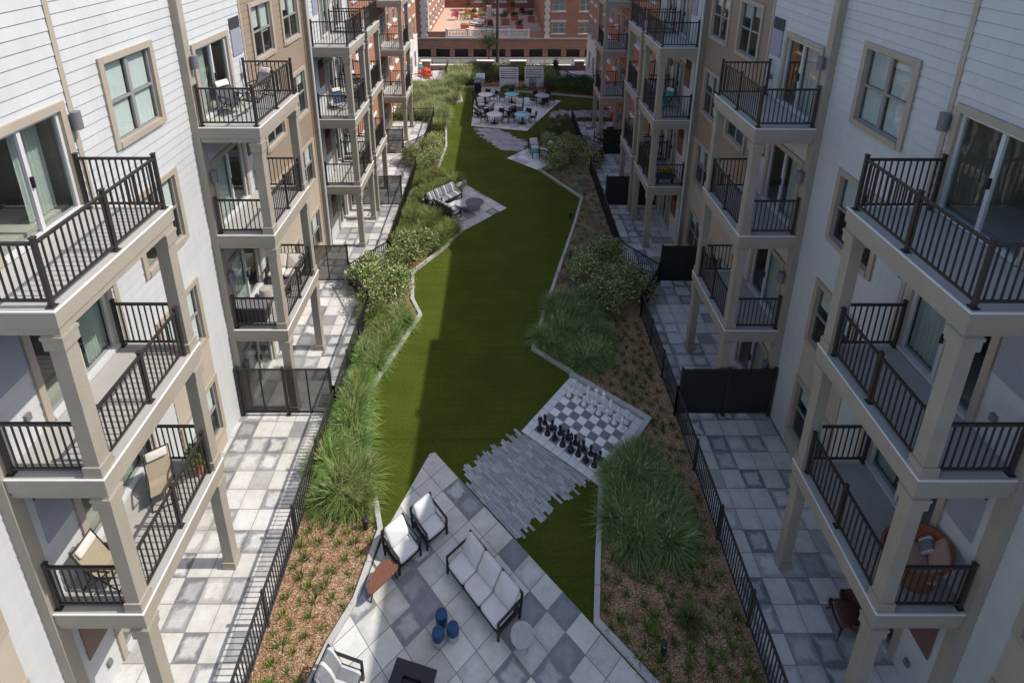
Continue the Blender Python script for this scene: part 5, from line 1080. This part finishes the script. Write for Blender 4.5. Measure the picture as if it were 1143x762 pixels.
def fwin(x0, x1, z0, z1, y, head=True):
    f = MB(); fw = .06
    for q in ((x0, x0+fw, z0, z1), (x1-fw, x1, z0, z1), (x0+fw, x1-fw, z0, z0+fw), (x0+fw, x1-fw, z1-fw, z1), ((x0+x1)/2-.04, (x0+x1)/2+.04, z0+fw, z1-fw)): f.box(q[0], q[1], y+.02, y+.1, q[2], q[3])
    for q in range(2):
        a, c = (x0+fw, (x0+x1)/2-.04) if q == 0 else ((x0+x1)/2+.04, x1-fw); f.box(a, c, y+.03, y+.09, (z0+z1)/2-.03, (z0+z1)/2+.03); f.box((a+c)/2-.012, (a+c)/2+.012, y+.04, y+.08, (z0+z1)/2+.03, z1-fw)
    w = f.build('window', M['vinyl'], t, off); g = MB(); g.quad((x0, y+.06, z0), (x1, y+.06, z0), (x1, y+.06, z1), (x0, y+.06, z1)); g.build('glass', M['glass'], w, off)
    k = MB(); k.quad((x0, y+.2, z0), (x1, y+.2, z0), (x1, y+.2, z1), (x0, y+.2, z1)); k.build('blind', M['curtain'], w, off)
    if head: h = MB(); h.box(x0-.15, x1+.15, y-.05, y+.02, z1, z1+.2); h.build('stone_lintel', M['stone_white'], w, off); h = MB(); h.box(x0-.12, x1+.12, y-.06, y+.02, z0-.12, z0); h.build('stone_sill', M['stone_white'], w, off)
for h in rw: fwin(*h, 60)
for h in bwin: fwin(*h, 80)
for h in iw:
    f = MB(); a = 8.02
    for q in ((h[0], h[0]+.07, h[2], h[3]), (h[1]-.07, h[1], h[2], h[3]), (h[0]+.07, h[1]-.07, h[2], h[2]+.07), (h[0]+.07, h[1]-.07, h[3]-.07, h[3]), (h[0]+.07, h[1]-.07, (h[2]+h[3])/2-.03, (h[2]+h[3])/2+.03)): bx(f, -1, a+.02, a+.1, *q)
    w = f.build('window', M['vinyl'], t, off); g = MB(); g.quad((-a-.06, h[0], h[2]), (-a-.06, h[1], h[2]), (-a-.06, h[1], h[3]), (-a-.06, h[0], h[3])); g.build('glass', M['glass'], w, off)
    g = MB(); g.quad((-a-.3, h[0]-.2, h[2]-.2), (-a-.3, h[1]+.2, h[2]-.2), (-a-.3, h[1]+.2, h[3]+.2), (-a-.3, h[0]-.2, h[3]+.2)); g.build('blind', M['curtain'], w, off)
    ln = MB(); bx(ln, -1, a-.06, a+.02, h[0]-.1, h[1]+.1, h[3], h[3]+.2); ln.build('stone_lintel', M['stone_white'], w, off); ln = MB(); bx(ln, -1, a-.07, a+.02, h[0]-.1, h[1]+.1, h[2]-.14, h[2]); ln.build('stone_sill', M['stone_white'], w, off)
for a, c in ops:
    g = MB(); g.box(a, c, 60.18, 60.2, .02, .86); [g.box(a+(c-a)*k/6-.012, a+(c-a)*k/6+.012, 60.15, 60.178, .02, .86) for k in range(1, 6)]; g.build('vent_grille', M['black_metal'], t, off)
t = thing('balustrade', 'white balustrade along the front of the brick roof terrace', 'balustrade', (-1.6, 60.1, 2.11)); off = (-1.6, 60.1, 2.11)
b = MB(); b.box(-6.0, 2.84, 60.02, 60.2, 2.12, 2.24); b.box(-6.0, 2.84, 60.0, 60.22, 2.9, 3.0); b.build('rails', M['stone_white'], t, off)
for x in (-6.0, -3.75, -1.5, .75, 2.84): b = MB(); b.box(x-.11, x+.11, 59.99, 60.23, 2.12, 3.1); b.build('post', M['stone_white'], t, off)
b = MB()
for k in range(56): b.lathe([(.03, 0), (.045, .15), (.055, .3), (.03, .5), (.04, .66)], 8, (-5.85+.157*k, 60.11), 2.24)
stuff(b.build('balusters', M['stone_white'], t, off))
def planter(loc, w, label, leaf='hedge_leaf', h=.9, flower=None):
    t = thing('planter_box', label, 'planter', loc); b = MB(); b.box(-w/2, w/2, -w/2, w/2, 0, .55); b.build('box', M['terracotta'], t); b = MB(); b.box(-w/2-.03, w/2+.03, -w/2-.03, w/2+.03, .551, .62); b.build('rim', M['terracotta'], t)
    o = bpy.data.objects.new('foliage', leafball('foliage', leaf, 500, w*.6, w*.6, h, .14, int(abs(loc[0]*10))+3)); col.objects.link(o); o.parent = t; o.location = (0, 0, .5)
planter((-4.3, 64.6, 2.11), .9, 'square planter with yellow-green plant near the white balustrade, left end', 'variegated', 1.6)
planter((-3.5, 71.0, 2.11), .9, 'square planter with low green plant in middle of roof terrace')
planter((-4.4, 75.0, 2.11), 1.0, 'square planter with reddish plant at back left of roof terrace', 'plum_leaf', 1.4)
planter((.4, 67.6, 2.11), .95, 'square planter with rounded dark shrub on right half of roof terrace', 'hedge_leaf', 1.3)
planter((1.6, 70.6, 2.11), .9, 'square planter right of the rounded dark shrub on roof terrace', 'plum_leaf', .5)
planter((1.2, 76.2, 2.11), 1.0, 'square planter with dark plants at back right of roof terrace', 'hedge_leaf', .9)
planter((-2.4, 68.2, 2.11), .85, 'square planter with mixed plants behind the middle of balustrade', 'variegated', .8)
planter((2.0, 64.2, 2.11), .8, 'square planter with low plants near right end of balustrade', 'plum_leaf', .6)
planter((-2.2, 77.0, 2.11), .9, 'square planter with tall plants by the rear terrace wall', 'hedge_leaf', 1.2)
planter((3.6, 69.5, 2.11), .8, 'square planter at the right edge of roof terrace', 'hedge_leaf', 1.0)
for (x, y, rz, lab) in ((-.4, 73.6, 20, 'pale terrace sofa in the middle of the roof terrace'), (-2.9, 66.6, -30, 'pale terrace sofa behind the balustrade on its left half')):
    lounge_seat('terrace_sofa', lab, 'sofa', (x, y), R(rz), 1.8, .8, 2, 'cushion', z=2.11)
sheet('terrace_paving_band', [(-6, 68.9), (4.4, 68.9), (4.4, 69.6), (-6, 69.6)], 2.106, M['concrete']); sheet('terrace_paving_patch', [(-2.6, 62), (1.2, 62), (1.2, 66), (-2.6, 66)], 2.107, M['grey_cushion'])
t = thing('pink_bush', 'bright pink flowering bush at left edge of the roof terrace', 'shrub', (-5.6, 70.5, 2.11)); o = bpy.data.objects.new('blossom', leafball('blossom', 'pink_flower', 500, .7, .7, 1.3, .16, 12)); col.objects.link(o); o.parent = t; b = MB(); b.tube([(0, 0, 0), (.05, 0, 1.0)], .06, 6); b.build('stem', M['bark'], t)
t = thing('patio_umbrella', 'white patio umbrella at back left corner of roof terrace', 'umbrella', (-4.6, 78.0, 2.11)); b = MB(); b.tube([(0, 0, 0), (0, 0, 2.2)], .03, 8); b.build('pole', M['steel'], t); b = MB(); b.lathe([(1.15, 1.85), (.6, 2.15), (.03, 2.4)], 10); b.build('canopy', M['canvas'], t)
for (x, y, rz, lab) in ((2.9, 74.8, 60, 'dark red terrace lounger at right side of the roof terrace'), (-1.4, 66.0, 10, 'dark red terrace chair in middle of the roof terrace')):
    lounge_seat('terrace_chair', lab, 'chair', (x, y), R(rz), 1.2 if 'lounger' in lab else .7, .8, 1, 'dark_wood', z=2.11)
t = thing('terrace_shed', 'narrow white cabinet on the roof terrace left of the pole', 'cabinet', (-1.6, 70.8, 2.11)); b = MB(); b.box(-.28, .28, -.25, .25, 0, 1.7); b.build('body', M['stone_white'], t); b = MB(); b.box(-.31, .31, -.28, .28, 1.701, 1.78); b.build('cap', M['stone_white'], t); b = MB(); b.box(-.22, .22, -.27, -.251, .1, 1.6); b.build('door', M['vinyl'], t)

# ------------------------------------------------------------------ light, camera, view
EL, AZ = R(51.8), R(0.5)
S = Vector((math.cos(EL)*math.cos(AZ), math.cos(EL)*math.sin(AZ), math.sin(EL)))
sun = bpy.data.lights.new('sun', 'SUN'); sun.energy = 3.1; sun.angle = R(.5); sun.color = (1, .95, .87)
so = bpy.data.objects.new('sun', sun); col.objects.link(so); so.rotation_euler = S.to_track_quat('Z', 'Y').to_euler()
w = bpy.data.worlds.new('World'); scene.world = w; w.use_nodes = True; nt = w.node_tree
sky = nt.nodes.new('ShaderNodeTexSky'); sky.sky_type = 'NISHITA'; sky.sun_disc = False; sky.sun_elevation = EL; sky.sun_rotation = R(90)-AZ; sky.dust_density = 2.0; sky.ozone_density = .8
nt.links.new(sky.outputs[0], nt.nodes['Background'].inputs[0]); nt.nodes['Background'].inputs[1].default_value = .15
cam = bpy.data.cameras.new('camera'); co = bpy.data.objects.new('camera', cam); col.objects.link(co); scene.camera = co
pt, yw, rl = .318, .0023, .0025
f = Vector((math.sin(yw)*math.cos(pt), math.cos(yw)*math.cos(pt), -math.sin(pt))); r = Vector((math.cos(yw), -math.sin(yw), 0)); u = r.cross(f)
r2, u2 = r*math.cos(rl)+u*math.sin(rl), -r*math.sin(rl)+u*math.cos(rl)
mw = Matrix((r2, u2, -f)).transposed().to_4x4(); mw.translation = (-.1951, 0, 15.0529); co.matrix_world = mw
cam.sensor_fit = 'HORIZONTAL'; cam.sensor_width = 36; cam.lens = 631.81/1143*36
cam.shift_x = (571.5-559.767)/1143; cam.shift_y = (109.42-381)/1143
cam.clip_end = 2000; cam.clip_start = .05
vs = scene.view_settings; vs.view_transform = 'Standard'; vs.look = 'None'; vs.exposure = .54; vs.gamma = 1
scene.render.resolution_x, scene.render.resolution_y = 1024, 682
